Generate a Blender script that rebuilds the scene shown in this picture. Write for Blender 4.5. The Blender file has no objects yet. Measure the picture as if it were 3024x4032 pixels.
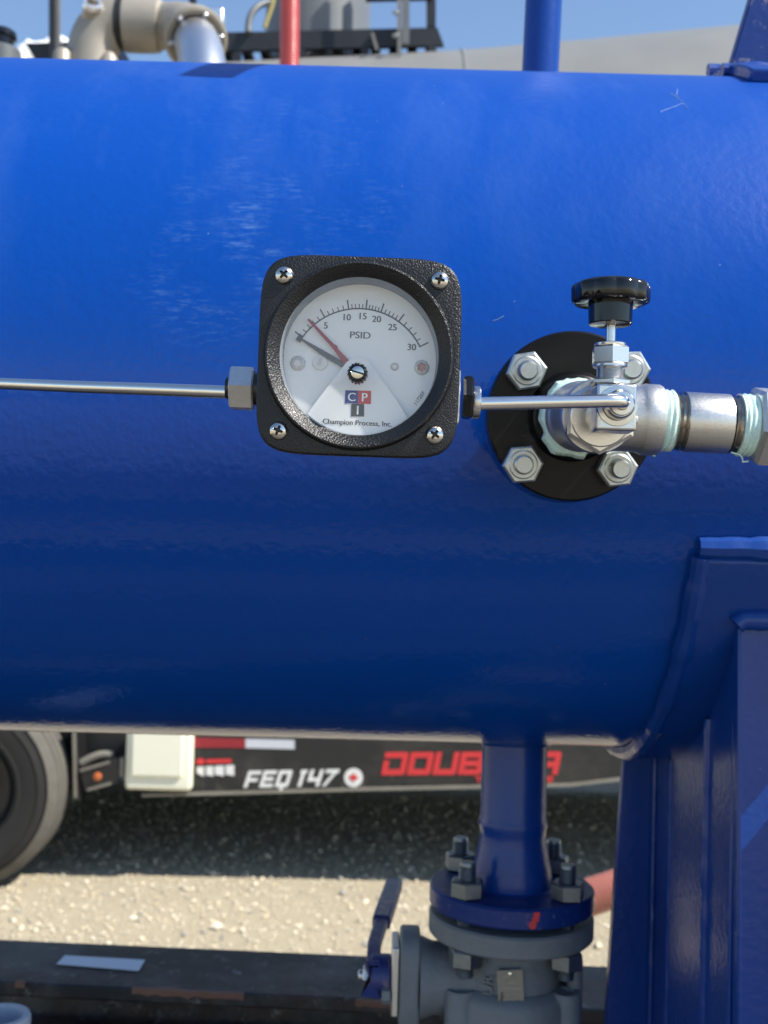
import bpy, bmesh, math, random
import numpy as np
from mathutils import Matrix, Vector, noise
random.seed(7)
rng = np.random.default_rng(7)
R_ = math.radians
sc = bpy.context.scene
col = sc.collection

# ------------------------------------------------------------------ camera
FPX, W0, H0 = 4500.0, 3024, 4032
PITCH, ROLL = R_(1.5), R_(1.5)
CAM = Vector((0.0, -1.0632, 1.7793))
FWD = Vector((0, math.cos(PITCH), math.sin(PITCH)))
DWN = Vector((0, math.sin(PITCH), -math.cos(PITCH)))
RGT = Vector((1, 0, 0))
IX = RGT * math.cos(ROLL) - DWN * math.sin(ROLL)
IY = -(RGT * math.sin(ROLL) + DWN * math.cos(ROLL))
cd = bpy.data.cameras.new('camera')
cam = bpy.data.objects.new('camera', cd)
col.objects.link(cam)
M = Matrix.Identity(4)
for i in range(3):
    M[i][0], M[i][1], M[i][2], M[i][3] = IX[i], IY[i], -FWD[i], CAM[i]
cam.matrix_world = M
cd.sensor_fit = 'VERTICAL'
cd.sensor_height = 36.0
cd.lens = FPX / H0 * 36.0
cd.clip_start, cd.clip_end = 0.02, 6000
cd.dof.use_dof = True
cd.dof.focus_distance = 0.53
cd.dof.aperture_fstop = 16.0
sc.camera = cam

# ------------------------------------------------------------------ sky, sun, exposure
SUN = Vector((0.80, -0.29, 1.0)).normalized()
EL, AZ = math.asin(SUN.z), math.atan2(SUN.x, SUN.y)
world = bpy.data.worlds.new('World')
sc.world = world
world.use_nodes = True
wn = world.node_tree
wn.nodes.clear()
wo = wn.nodes.new('ShaderNodeOutputWorld')
wb = wn.nodes.new('ShaderNodeBackground')
sky = wn.nodes.new('ShaderNodeTexSky')
sky.sky_type = 'NISHITA'
sky.sun_disc = False
sky.sun_elevation = EL
sky.sun_rotation = AZ
sky.altitude = 600
sky.air_density = 1.15
sky.dust_density = 0.4
sky.ozone_density = 3.0
wb.inputs['Strength'].default_value = 0.115
wn.links.new(sky.outputs[0], wb.inputs['Color'])
wn.links.new(wb.outputs[0], wo.inputs['Surface'])
sl = bpy.data.lights.new('sun', 'SUN')
sl.energy = 4.8
sl.angle = R_(0.53)
sl.color = (1.0, 0.95, 0.86)
so = bpy.data.objects.new('sun', sl)
so.rotation_euler = (-SUN).to_track_quat('-Z', 'Y').to_euler()
col.objects.link(so)
vs = sc.view_settings
vs.view_transform, vs.look, vs.exposure, vs.gamma = 'Standard', 'None', 0.74, 1.0
vs.use_curve_mapping = False


def at(px, py, Y):
    """world point that a pixel of the photograph shows at the plane y = Y"""
    u, v = (px - W0 / 2) / FPX, (py - H0 / 2) / FPX
    a = u * math.cos(ROLL) + v * math.sin(ROLL)
    b = -u * math.sin(ROLL) + v * math.cos(ROLL)
    d = FWD + RGT * a + DWN * b
    return CAM + d * ((Y - CAM.y) / d.y)


# ------------------------------------------------------------------ materials
MATS = {}


class NT:
    def __init__(s, name):
        m = bpy.data.materials.new(name)
        m.use_nodes = True
        s.m, s.t = m, m.node_tree
        s.b = s.t.nodes['Principled BSDF']
        s.out = s.t.nodes['Material Output']
        MATS[name] = m

    def n(s, kind, **kw):
        nd = s.t.nodes.new('ShaderNode' + kind)
        for k, v in kw.items():
            setattr(nd, k, v)
        return nd

    def l(s, a, b):
        s.t.links.new(a, b)

    def coord(s, scale=(1, 1, 1), loc=(0, 0, 0)):
        tc = s.n('TexCoord')
        mp = s.n('Mapping')
        mp.inputs['Scale'].default_value = scale
        mp.inputs['Location'].default_value = loc
        s.l(tc.outputs['Object'], mp.inputs['Vector'])
        return mp.outputs[0]

    def noise(s, scale, detail=4, rough=0.55, vec=None):
        nd = s.n('TexNoise')
        nd.inputs['Scale'].default_value = scale
        nd.inputs['Detail'].default_value = detail
        nd.inputs['Roughness'].default_value = rough
        s.l(vec if vec is not None else s.coord(), nd.inputs['Vector'])
        return nd.outputs['Fac']

    def ramp(s, fac, stops):
        r = s.n('ValToRGB')
        el = r.color_ramp.elements
        while len(el) < len(stops):
            el.new(0.5)
        for e, (p, c) in zip(el, stops):
            e.position = p
            e.color = (*c, 1) if len(c) == 3 else c
        s.l(fac, r.inputs[0])
        return r.outputs[0]

    def mix(s, fac, a, b):
        m = s.n('Mix', data_type='RGBA')
        for sock, v in ((m.inputs[0], fac), (m.inputs[6], a), (m.inputs[7], b)):
            if isinstance(v, (int, float)):
                sock.default_value = v
            elif isinstance(v, (tuple, list)):
                sock.default_value = (*v, 1)
            else:
                s.l(v, sock)
        return m.outputs[2]

    def math(s, op, a, b=0.0):
        m = s.n('Math', operation=op)
        for sock, v in ((m.inputs[0], a), (m.inputs[1], b)):
            if isinstance(v, (int, float)):
                sock.default_value = v
            else:
                s.l(v, sock)
        return m.outputs[0]

    def bump(s, h, strength=0.3, dist=0.001):
        bp = s.n('Bump')
        bp.inputs['Strength'].default_value = strength
        bp.inputs['Distance'].default_value = dist
        s.l(h, bp.inputs['Height'])
        s.l(bp.outputs[0], s.b.inputs['Normal'])

    def col(s, v):
        if isinstance(v, (tuple, list)):
            s.b.inputs['Base Color'].default_value = (*v, 1)
        else:
            s.l(v, s.b.inputs['Base Color'])

    def set(s, **kw):
        for k, v in kw.items():
            sock = s.b.inputs[k.replace('_', ' ')]
            if isinstance(v, (int, float)):
                sock.default_value = v
            elif isinstance(v, tuple):
                sock.default_value = (*v, 1)
            else:
                s.l(v, sock)


def simple(name, c, rough=0.5, metal=0.0, var=0.15, scale=60, bump=0.0, bscale=400, coat=0.0, bdist=0.0005):
    t = NT(name)
    f = t.noise(scale, 5)
    lo = tuple(x * (1 - var) for x in c)
    hi = tuple(min(1, x * (1 + var)) for x in c)
    t.col(t.mix(f, lo, hi))
    rr = t.n('MapRange')
    rr.inputs[3].default_value = max(0.02, rough - 0.08)
    rr.inputs[4].default_value = min(1, rough + 0.08)
    t.l(f, rr.inputs[0])
    t.set(Roughness=rr.outputs[0], Metallic=metal, Coat_Weight=coat)
    if coat:
        t.set(Coat_Roughness=0.06)
    if bump:
        t.bump(t.noise(bscale, 3), bump, bdist)
    return t


def blue_paint(name, base, dusty, scuffs=False, r0=0.10, chips=False, spec=0.38):
    t = NT(name)
    big = t.noise(5.0, 6, 0.65, t.coord((1, 1, 1)))
    c = t.mix(t.ramp(big, [(0.38, (0, 0, 0)), (0.75, (1, 1, 1))]), base, tuple(x * 1.06 for x in base))
    # pale chalky dust lying on the paint, thin vertical wipes and specks
    wipe = t.noise(1.0, 7, 0.7, t.coord((14, 5, 5)))
    dust = t.ramp(wipe, [(0.47, (0, 0, 0)), (0.85, (1, 1, 1))])
    geo = t.n('NewGeometry')
    sx = t.n('SeparateXYZ')
    t.l(geo.outputs['Normal'], sx.inputs[0])
    up = t.n('MapRange')
    up.inputs[1].default_value, up.inputs[2].default_value = -0.1, 0.9
    up.inputs[3].default_value, up.inputs[4].default_value = 0.05, 1.0
    t.l(sx.outputs[2], up.inputs[0])
    df = t.math('MULTIPLY', t.math('MULTIPLY', dust, up.outputs[0]), dusty)
    c = t.mix(df, c, (0.15, 0.25, 0.48))
    if scuffs:
        for (px, py, rad, amt) in SCUFFS:
            tc = t.n('TexCoord')
            vm = t.n('VectorMath', operation='DISTANCE')
            t.l(tc.outputs['Object'], vm.inputs[0])
            vm.inputs[1].default_value = (px[0], px[1], px[2])
            fall = t.n('MapRange', interpolation_type='SMOOTHSTEP')
            fall.inputs[1].default_value, fall.inputs[2].default_value = rad * 0.25, rad
            fall.inputs[3].default_value, fall.inputs[4].default_value = 1.0, 0.0
            t.l(vm.outputs['Value'], fall.inputs[0])
            st = t.noise(1.0, 5, 0.72, t.coord((75, 60, 330), (py, 0, 0)))
            mk = t.ramp(st, [(0.50, (0, 0, 0)), (0.72, (1, 1, 1))])
            patch = t.ramp(t.noise(28, 3), [(0.40, (0, 0, 0)), (0.6, (1, 1, 1))])
            ff = t.math('MULTIPLY', t.math('MULTIPLY', t.math('MULTIPLY', fall.outputs[0], mk), patch), amt)
            c = t.mix(ff, c, (0.20, 0.36, 0.60))
    if chips:
        ch = t.ramp(t.noise(70, 6, 0.75), [(0.60, (0, 0, 0)), (0.64, (1, 1, 1))])
        c = t.mix(t.math('MULTIPLY', ch, 0.6), c, (0.22, 0.20, 0.27))
    sp = t.n('TexVoronoi')
    sp.inputs['Scale'].default_value = 42
    t.l(t.coord(), sp.inputs['Vector'])
    c = t.mix(t.ramp(sp.outputs['Distance'], [(0.0, (0.5, 0.5, 0.5)), (0.028, (0, 0, 0))]), c, (0.5, 0.55, 0.6))
    t.col(c)
    rg = t.n('MapRange')
    rg.inputs[3].default_value, rg.inputs[4].default_value = 0.20, 0.52
    rg.inputs[3].default_value, rg.inputs[4].default_value = r0, 0.42
    t.l(up.outputs[0], rg.inputs[0])
    t.set(Roughness=rg.outputs[0], Specular_IOR_Level=spec)
    peel = t.math('ADD', t.math('MULTIPLY', t.noise(150, 2, 0.5), 1.15), t.math('MULTIPLY', t.noise(1.0, 3, 0.5, t.coord((9, 9, 9))), 2.5))
    t.bump(peel, 0.18, 0.0016)
    return t


def brushed(name, c, rough, stretch=(1, 1, 1), scale=300, var=0.2, bump=0.15):
    t = NT(name)
    f = t.noise(scale, 4, 0.6, t.coord(stretch))
    t.col(t.mix(f, tuple(x * (1 - var) for x in c), tuple(min(1, x * (1 + var)) for x in c)))
    rr = t.n('MapRange')
    rr.inputs[3].default_value, rr.inputs[4].default_value = rough * 0.75, rough * 1.3
    t.l(f, rr.inputs[0])
    t.set(Metallic=1.0, Roughness=rr.outputs[0])
    t.bump(f, bump, 0.0003)
    return t


def cyl_hit(px, py, r=0.30):
    p0, p1 = CAM.copy(), at(px, py, 0.0)
    d = (p1 - p0)
    oy, oz = p0.y, p0.z - 1.9
    A = d.y ** 2 + d.z ** 2
    B = 2 * (oy * d.y + oz * d.z)
    D = oy * oy + oz * oz - r * r
    q = max(0.0, B * B - 4 * A * D)
    return p0 + d * ((-B - math.sqrt(q)) / (2 * A))


VZ = Vector((0, 0, 1.9))
SCUFFS = [((cyl_hit(880, 1020) - VZ)[:], 0.0, 0.085, 0.30), ((cyl_hit(1090, 540) - VZ)[:], 3.1, 0.10, 0.10),
          ((cyl_hit(860, 820) - VZ)[:], 5.3, 0.06, 0.12), ((cyl_hit(1180, 860) - VZ)[:], 7.7, 0.11, 0.15)]
blue_paint('blue_shell', (0.0015, 0.052, 0.305), 0.20, True, spec=0.27)
blue_paint('blue_part', (0.003, 0.041, 0.235), 0.08, r0=0.22, spec=0.42)
blue_paint('blue_worn', (0.006, 0.028, 0.16), 0.25, r0=0.28, chips=True)
simple('bezel_black', (0.016, 0.017, 0.019), 0.42, var=0.2)
t = NT('bezel_black')
MATS['bezel_black'] = t.m
t.col((0.005, 0.0055, 0.007))
t.set(Roughness=0.36, Specular_IOR_Level=0.5)
vw = t.noise(1150, 2, 0.5)
t.bump(t.ramp(vw, [(0.36, (0, 0, 0)), (0.62, (1, 1, 1))]), 0.45, 0.00035)
simple('black_gloss', (0.006, 0.006, 0.007), 0.13, var=0.2)
simple('black_ring', (0.008, 0.008, 0.010), 0.25)
t = simple('flange_black', (0.010, 0.010, 0.012), 0.33, var=0.3, scale=25, bump=0.12, bscale=300)
sc1 = t.ramp(t.noise(1.0, 6, 0.7, t.coord((18, 60, 60))), [(0.60, (0, 0, 0)), (0.80, (1, 1, 1))])
t.col(t.mix(t.math('MULTIPLY', sc1, 0.35), (0.005, 0.005, 0.006), (0.16, 0.15, 0.14)))
t.set(Specular_IOR_Level=0.22)
brushed('stainless', (0.66, 0.65, 0.63), 0.24, (3, 60, 60), 60)
brushed('tube_steel', (0.80, 0.77, 0.73), 0.20, (6, 160, 160), 20, 0.12, 0.05)
t = brushed('cast_stainless', (0.60, 0.59, 0.57), 0.40, (1, 1, 1), 900, 0.15, 0.5)
brushed('nipple_steel', (0.62, 0.60, 0.57), 0.36, (1, 1, 1), 700, 0.12, 0.35)
brushed('thread_steel', (0.42, 0.38, 0.33), 0.22, (1, 1, 1), 300, 0.2, 0.05)
brushed('screw_steel', (0.66, 0.62, 0.57), 0.16, (1, 1, 1), 200, 0.1, 0.05)
brushed('aluminium_body', (0.62, 0.62, 0.61), 0.42, (1, 1, 1), 400, 0.12, 0.3)
brushed('hex_steel', (0.64, 0.63, 0.61), 0.42, (1, 1, 1), 500, 0.15, 0.3)
brushed('galvanised', (0.50, 0.53, 0.53), 0.40, (1, 1, 1), 260, 0.22, 0.4)
brushed('bolt_dark', (0.25, 0.27, 0.28), 0.45, (1, 1, 1), 260, 0.3, 0.4)
brushed('bright_aluminium', (0.80, 0.81, 0.83), 0.33, (40, 40, 3), 10, 0.08, 0.05)
simple('recess_dark', (0.05, 0.042, 0.035), 0.5, 0.6)
simple('dial_white', (0.80, 0.80, 0.79), 0.5, var=0.015)
simple('cover_white', (0.78, 0.78, 0.77), 0.42, var=0.02)
simple('dial_screw', (0.52, 0.50, 0.47), 0.4, 0.2)  # dial screw greys kept pale, lens reflection wash put into the colour
simple('dial_screw_light', (0.68, 0.66, 0.64), 0.4)
simple('dial_screw_rust', (0.50, 0.22, 0.17), 0.4)
simple('gasket_grey', (0.22, 0.24, 0.26), 0.5)
simple('print_grey', (0.085, 0.085, 0.09), 0.6)
simple('print_black', (0.012, 0.012, 0.014), 0.5)
simple('print_blue', (0.012, 0.018, 0.20), 0.5)
simple('print_red', (0.50, 0.010, 0.020), 0.5)
simple('print_white', (0.8, 0.8, 0.8), 0.5)
simple('needle_red', (0.30, 0.025, 0.04), 0.45)
simple('needle_grey', (0.07, 0.07, 0.075), 0.5)
t = NT('lens_glass')
tr, gl, df, m1, m2 = t.n('BsdfTransparent'), t.n('BsdfGlossy'), t.n('BsdfDiffuse'), t.n('MixShader'), t.n('MixShader')
gl.inputs['Roughness'].default_value = 0.02
df.inputs['Color'].default_value = (0.8, 0.8, 0.8, 1)
lw = t.n('Fresnel')
lw.inputs[0].default_value = 1.5
t.l(lw.outputs[0], m1.inputs[0])
t.l(tr.outputs[0], m1.inputs[1])
t.l(gl.outputs[0], m1.inputs[2])
du = t.n('MapRange')
du.inputs[3].default_value, du.inputs[4].default_value = 0.03, 0.075
t.l(t.noise(60, 3), du.inputs[0])
t.l(du.outputs[0], m2.inputs[0])
t.l(m1.outputs[0], m2.inputs[1])
t.l(df.outputs[0], m2.inputs[2])
t.l(m2.outputs[0], t.out.inputs['Surface'])
t = simple('thread_tape', (0.60, 0.80, 0.75), 0.26, var=0.12, scale=300, bump=0.4, bscale=700)
t.set(Subsurface_Weight=0.25, Subsurface_Scale=0.002)
t = simple('valve_grey', (0.165, 0.180, 0.195), 0.5, var=0.22, scale=45, bump=0.7, bscale=420, bdist=0.0012)
t = simple('brass_plate', (0.27, 0.25, 0.21), 0.45, 0.4, var=0.2, scale=120)
t = NT('worn_purple_paint')
f = t.noise(55, 6, 0.7)
t.col(t.mix(t.ramp(f, [(0.50, (0, 0, 0)), (0.62, (1, 1, 1))]), (0.018, 0.028, 0.14), (0.18, 0.14, 0.17)))
t.set(Roughness=0.4)
t.bump(f, 0.4, 0.0006)
t = NT('beam_steel')
f = t.noise(3.0, 7, 0.7)
g = t.noise(38, 6, 0.75)
geo = t.n('NewGeometry')
sx = t.n('SeparateXYZ')
t.l(geo.outputs['Normal'], sx.inputs[0])
c = t.mix(t.ramp(f, [(0.42, (0, 0, 0)), (0.54, (1, 1, 1))]), (0.010, 0.0105, 0.012), (0.075, 0.072, 0.068))
c = t.mix(t.ramp(g, [(0.58, (0, 0, 0)), (0.70, (1, 1, 1))]), c, (0.24, 0.22, 0.20))
edge = t.n('Bevel')
rust = t.ramp(t.noise(14, 6, 0.75, t.coord((0.5, 1, 1))), [(0.50, (0, 0, 0)), (0.60, (1, 1, 1))])
c = t.mix(t.math('MULTIPLY', rust, 0.32), c, (0.10, 0.042, 0.027))
t.col(c)
t.set(Roughness=0.55)
t.bump(g, 0.4, 0.001)
for nm_, cc_ in (('plank_a', (0.040, 0.037, 0.034)), ('plank_b', (0.075, 0.066, 0.055)), ('plank_c', (0.022, 0.021, 0.021)), ('plank_d', (0.19, 0.17, 0.145))):  # tones chosen so the added planks streak the vessel's reflection
    simple(nm_, cc_, 0.7, var=0.4, scale=12, bump=0.4, bscale=60, bdist=0.002)
simple('rust_edge', (0.20, 0.10, 0.07), 0.75, var=0.35, scale=40, bump=0.5)
t = NT('gravel_ground')
f1, f2, f3 = t.noise(28, 5, 0.7), t.noise(110, 4, 0.7), t.noise(0.9, 4)
c = t.ramp(f2, [(0.25, (0.15, 0.13, 0.10)), (0.45, (0.46, 0.395, 0.275)), (0.60, (0.57, 0.495, 0.35)), (0.8, (0.66, 0.60, 0.46))])
c = t.mix(t.ramp(f3, [(0.3, (0, 0, 0)), (0.7, (1, 1, 1))]), t.mix(0.25, c, (0.28, 0.25, 0.20)), c)
t.col(c)
t.set(Roughness=0.95)
t.bump(t.math('ADD', f1, f2), 0.8, 0.02)
for i, cc in enumerate(((0.58, 0.50, 0.36), (0.40, 0.355, 0.28), (0.68, 0.61, 0.48), (0.51, 0.42, 0.29), (0.30, 0.285, 0.25))):
    simple('stone%d' % i, cc, 0.85, var=0.25, scale=40)
simple('tank_grey', (0.185, 0.188, 0.185), 0.5, var=0.10, scale=2.5, bump=0.1, bscale=6)
simple('dome_grey', (0.14, 0.15, 0.16), 0.40, var=0.15, scale=6)
simple('catwalk_black', (0.010, 0.012, 0.017), 0.5, var=0.4, scale=8)
simple('post_grey', (0.16, 0.155, 0.15), 0.5, var=0.2, scale=10)
simple('pipe_grey', (0.10, 0.11, 0.12), 0.45)
simple('strap_yellow', (0.36, 0.30, 0.10), 0.6)
t = simple('cast_beige', (0.33, 0.295, 0.245), 0.48, 0.25, var=0.15, scale=14, bump=0.3, bscale=90)
simple('hose_red', (0.40, 0.055, 0.055), 0.34, var=0.15, scale=10)
t = simple('hose_pink', (0.36, 0.13, 0.10), 0.22, var=0.2, scale=14)
simple('trailer_black', (0.012, 0.0125, 0.014), 0.38, var=0.4, scale=3)
t = NT('rail_black')
f = t.noise(2.2, 6, 0.7, t.coord((1, 1, 2.0)))
c = t.mix(t.ramp(f, [(0.45, (0, 0, 0)), (0.75, (1, 1, 1))]), (0.016, 0.0165, 0.018), (0.055, 0.05, 0.042))
sp = t.ramp(t.noise(1.0, 6, 0.75, t.coord((26, 1, 5))), [(0.55, (0, 0, 0)), (0.72, (1, 1, 1))])
tc = t.n('TexCoord')
sz = t.n('SeparateXYZ')
t.l(tc.outputs['Object'], sz.inputs[0])
lowm = t.n('MapRange')
lowm.inputs[1].default_value, lowm.inputs[2].default_value = 0.64, 0.53
t.l(sz.outputs[2], lowm.inputs[0])
c = t.mix(t.math('MULTIPLY', t.math('MULTIPLY', sp, lowm.outputs[0]), 0.8), c, (0.20, 0.17, 0.12))
t.col(c)
t.set(Roughness=0.42)
simple('lip_grey', (0.20, 0.185, 0.155), 0.55, var=0.3, scale=9)
t = NT('tyre_rubber')
f = t.noise(7, 5, 0.7)
t.col(t.mix(f, (0.009, 0.009, 0.010), (0.024, 0.022, 0.020)))
t.set(Roughness=0.78)
simple('tyre_dusty', (0.105, 0.097, 0.083), 0.9, var=0.3, scale=20, bump=0.6, bscale=60, bdist=0.003)
simple('box_cream', (0.80, 0.79, 0.64), 0.35, var=0.06, scale=4)
simple('sticker_white', (0.60, 0.64, 0.70), 0.45, var=0.04)
simple('pipe_pale', (0.42, 0.46, 0.55), 0.4, var=0.1)
simple('amber', (0.45, 0.12, 0.035), 0.3)
simple('decal_white', (0.72, 0.72, 0.70), 0.5, var=0.12, scale=9)
simple('decal_red', (0.60, 0.035, 0.04), 0.5, var=0.08, scale=9)
simple('tape_red', (0.27, 0.02, 0.03), 0.35)
simple('tape_white', (0.55, 0.57, 0.62), 0.35)
simple('scratch_pale', (0.30, 0.45, 0.62), 0.6)
simple('cloud_white', (0.95, 0.95, 0.95), 1.0, var=0.0)

# ------------------------------------------------------------------ mesh helpers
WM = {}


class MB:
    def __init__(s):
        s.v, s.f, s.mi, s.cur = [], [], [], 0

    def add(s, vs, fs, M=None):
        o = len(s.v)
        for p in vs:
            p = Vector(p)
            s.v.append(M @ p if M else p)
        for f in fs:
            s.f.append([i + o for i in f])
            s.mi.append(s.cur)
        return s

    def box(s, lo, hi, M=None):
        x0, y0, z0 = lo
        x1, y1, z1 = hi
        vs = [(x0, y0, z0), (x1, y0, z0), (x1, y1, z0), (x0, y1, z0), (x0, y0, z1), (x1, y0, z1), (x1, y1, z1), (x0, y1, z1)]
        return s.add(vs, [(0, 3, 2, 1), (4, 5, 6, 7), (0, 1, 5, 4), (1, 2, 6, 5), (2, 3, 7, 6), (3, 0, 4, 7)], M)

    def loops(s, loops, close=True, cap0=False, cap1=False, M=None, ring=False):
        n = len(loops[0])
        vs = [p for L in loops for p in L]
        fs = []
        m = len(loops)
        for k in range(m if ring else m - 1):
            k2 = (k + 1) % m
            for i in range(n if close else n - 1):
                j = (i + 1) % n
                fs.append((k * n + i, k * n + j, k2 * n + j, k2 * n + i))
        if cap0:
            fs.append(tuple(range(n)))
        if cap1:
            fs.append(tuple(range((m - 1) * n, m * n)))
        return s.add(vs, fs, M)

    def lathe(s, prof, axis='z', seg=48, M=None, c0=False, c1=False, a0=0.0):
        ls = []
        for r, h in prof:
            L = []
            for i in range(seg):
                a = a0 + 2 * math.pi * i / seg
                c, d = r * math.cos(a), r * math.sin(a)
                L.append({'z': (c, d, h), 'y': (c, h, d), 'x': (h, c, d)}[axis])
            ls.append(L)
        return s.loops(ls, True, c0, c1, M)

    def tube(s, path, rad, seg=20, cap=True, M=None, prof=None):
        path = [Vector(p) for p in path]
        n = len(path)
        rs = rad if isinstance(rad, (list, tuple)) else [rad] * n
        tg = [(path[min(i + 1, n - 1)] - path[max(i - 1, 0)]).normalized() for i in range(n)]
        up = Vector((0, 0, 1)) if abs(tg[0].z) < 0.9 else Vector((1, 0, 0))
        x = tg[0].cross(up).normalized()
        ls = []
        for i in range(n):
            x = (x - tg[i] * x.dot(tg[i])).normalized()
            y = tg[i].cross(x)
            ls.append([path[i] + (x * math.cos(2 * math.pi * k / seg) + y * math.sin(2 * math.pi * k / seg)) * rs[i] for k in range(seg)])
        return s.loops(ls, True, cap, cap, M)

    def prism(s, poly, dvec, M=None):
        d = Vector(dvec)
        a = [Vector(p) for p in poly]
        return s.loops([a, [p + d for p in a]], True, True, True, M)

    def hexa(s, af, h0, h1, axis='z', rot=0.0, M=None, ch=0.0, n=6):
        r = af / 2 / math.cos(math.pi / n)
        prof = [(r, h0), (r, h1)] if not ch else [(r * 0.90, h0), (r, h0 + ch), (r, h1 - ch), (r * 0.90, h1)]
        return s.lathe(prof, axis, n, M, True, True, rot)


def obj(name, mb, mat, parent=None, smooth=35, bevel=0.0, local=False, kind=None, bseg=2):
    me = bpy.data.meshes.new(name)
    vs = mb.v
    if parent is not None and not local:
        inv = WM[parent.name].inverted()
        vs = [inv @ v for v in vs]
    me.from_pydata([tuple(v) for v in vs], [], mb.f)
    mats = mat if isinstance(mat, (list, tuple)) else [mat]
    for m in mats:
        me.materials.append(MATS[m])
    if len(mats) > 1:
        me.polygons.foreach_set('material_index', mb.mi)
    bm = bmesh.new()
    bm.from_mesh(me)
    bmesh.ops.recalc_face_normals(bm, faces=bm.faces)
    bm.to_mesh(me)
    bm.free()
    if smooth:
        me.polygons.foreach_set('use_smooth', [True] * len(me.polygons))
        me.set_sharp_from_angle(angle=R_(smooth))
    o = bpy.data.objects.new(name, me)
    col.objects.link(o)
    if parent is not None:
        o.parent = parent
        WM[o.name] = WM[parent.name]
    else:
        WM[o.name] = Matrix.Identity(4)
    if bevel:
        b = o.modifiers.new('bevel', 'BEVEL')
        b.width, b.segments, b.limit_method, b.angle_limit = bevel, bseg, 'ANGLE', R_(40)
        b.harden_normals = False
    if kind:
        o['kind'] = kind
    return o


def tag(o, label, cat, group=None):
    o['label'], o['category'] = label, cat
    if group:
        o['group'] = group
    return o


def thing(name, label, cat, loc=(0, 0, 0), rot=(0, 0, 0), group=None):
    o = bpy.data.objects.new(name, None)
    o.empty_display_size = 0.02
    col.objects.link(o)
    o.location, o.rotation_euler = loc, rot
    from mathutils import Euler
    WM[o.name] = Matrix.Translation(Vector(loc)) @ Euler(rot).to_matrix().to_4x4()
    return tag(o, label, cat, group)


def bez(p0, p1, p2, p3, n=24):
    p0, p1, p2, p3 = map(Vector, (p0, p1, p2, p3))
    out = []
    for i in range(n + 1):
        t = i / n
        out.append(p0 * (1 - t) ** 3 + p1 * 3 * t * (1 - t) ** 2 + p2 * 3 * t * t * (1 - t) + p3 * t ** 3)
    return out


def text_mb(body, M, height=None, width=None, shear=0.0, bold=0.0, align='CENTER', ref=None, extrude=0.0):
    """letters as flat print; M maps the letter plane (x right, z up, facing -y)"""
    cu = bpy.data.curves.new('lettering', 'FONT')
    cu.body, cu.align_x, cu.align_y, cu.shear, cu.offset = body, align, 'CENTER', shear, bold
    cu.resolution_u = 4
    cu.extrude = extrude
    tmp = bpy.data.objects.new('lettering_tmp', cu)
    col.objects.link(tmp)
    dg = bpy.context.evaluated_depsgraph_get()
    me = tmp.evaluated_get(dg).to_mesh()
    vs = [v.co.copy() for v in me.vertices]
    fs = [list(p.vertices) for p in me.polygons]
    tmp.evaluated_get(dg).to_mesh_clear()
    bpy.data.objects.remove(tmp)
    bpy.data.curves.remove(cu)
    x0, x1 = min(v.x for v in vs), max(v.x for v in vs)
    y0, y1 = min(v.y for v in vs), max(v.y for v in vs)
    s = width / (x1 - x0) if width else height / (y1 - y0)
    cx, cy = (x0 + x1) / 2, (y0 + y1) / 2
    sy = s if not (width and height) else height / (y1 - y0)
    mb = MB()
    mb.add([((v.x - cx) * s, -v.z * s, (v.y - cy) * sy) for v in vs], fs, M)
    return mb


def bumpy(path, r, amp=0.25, seed=0.0):
    out = []
    for i, p in enumerate(path):
        q = Vector(p)
        out.append(r * (1 + amp * noise.noise(Vector((i * 0.55 + seed, seed, 0.3)))))
    return out


# ================================================================== SETTING
g = MB()
N = 40
xs = [-900, -300, -80, -25, -10, -5, -3, 0, 3, 5, 10, 25, 80, 300, 900]
ys = [-900, -300, -80, -20, -6, -2, 0, 2, 4, 6, 8, 10, 25, 80, 300, 900]
g.add([(x, y, 0.0) for y in ys for x in xs], [(j * len(xs) + i, j * len(xs) + i + 1, (j + 1) * len(xs) + i + 1, (j + 1) * len(xs) + i)
                                              for j in range(len(ys) - 1) for i in range(len(xs) - 1)])
obj('ground', g, 'gravel_ground', kind='structure', smooth=0)
# loose stones lying on the yard
NS = 32000
oct_v = np.array([(1, 0, 0), (-1, 0, 0), (0, 1, 0), (0, -1, 0), (0, 0, 1), (0, 0, -1)], float)
oct_f = [(0, 2, 4), (2, 1, 4), (1, 3, 4), (3, 0, 4), (2, 0, 5), (1, 2, 5), (3, 1, 5), (0, 3, 5)]
P = np.stack([rng.uniform(-2.6, 2.2, NS), rng.uniform(3.7, 8.4, NS)], 1)
S = rng.gamma(1.5, 0.0027, NS) + 0.002
V = oct_v[None] * (S[:, None, None] * rng.uniform(0.6, 1.35, (NS, 6, 1)))
an = rng.uniform(0, 6.283, NS)
ca, sa = np.cos(an)[:, None], np.sin(an)[:, None]
VX = V[:, :, 0] * ca - V[:, :, 1] * sa + P[:, :1]
VY = V[:, :, 0] * sa + V[:, :, 1] * ca + P[:, 1:]
VZs = V[:, :, 2] * 0.7 + S[:, None] * 0.35
vv = np.stack([VX, VY, VZs], 2).reshape(-1, 3)
ff = (np.array(oct_f)[None] + (np.arange(NS) * 6)[:, None, None]).reshape(-1, 3)
me = bpy.data.meshes.new('gravel')
me.from_pydata(vv.tolist(), [], ff.tolist())
for i in range(5):
    me.materials.append(MATS['stone%d' % i])
me.polygons.foreach_set('material_index', np.repeat(rng.choice(5, NS, p=[.34, .2, .14, .2, .12]), 8).astype(np.int32))
go = bpy.data.objects.new('gravel', me)
col.objects.link(go)
go['kind'] = 'stuff'

# a cumulus low over the far left of the yard
cb = MB()
cc = at(230, 210, 620.0)


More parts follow.
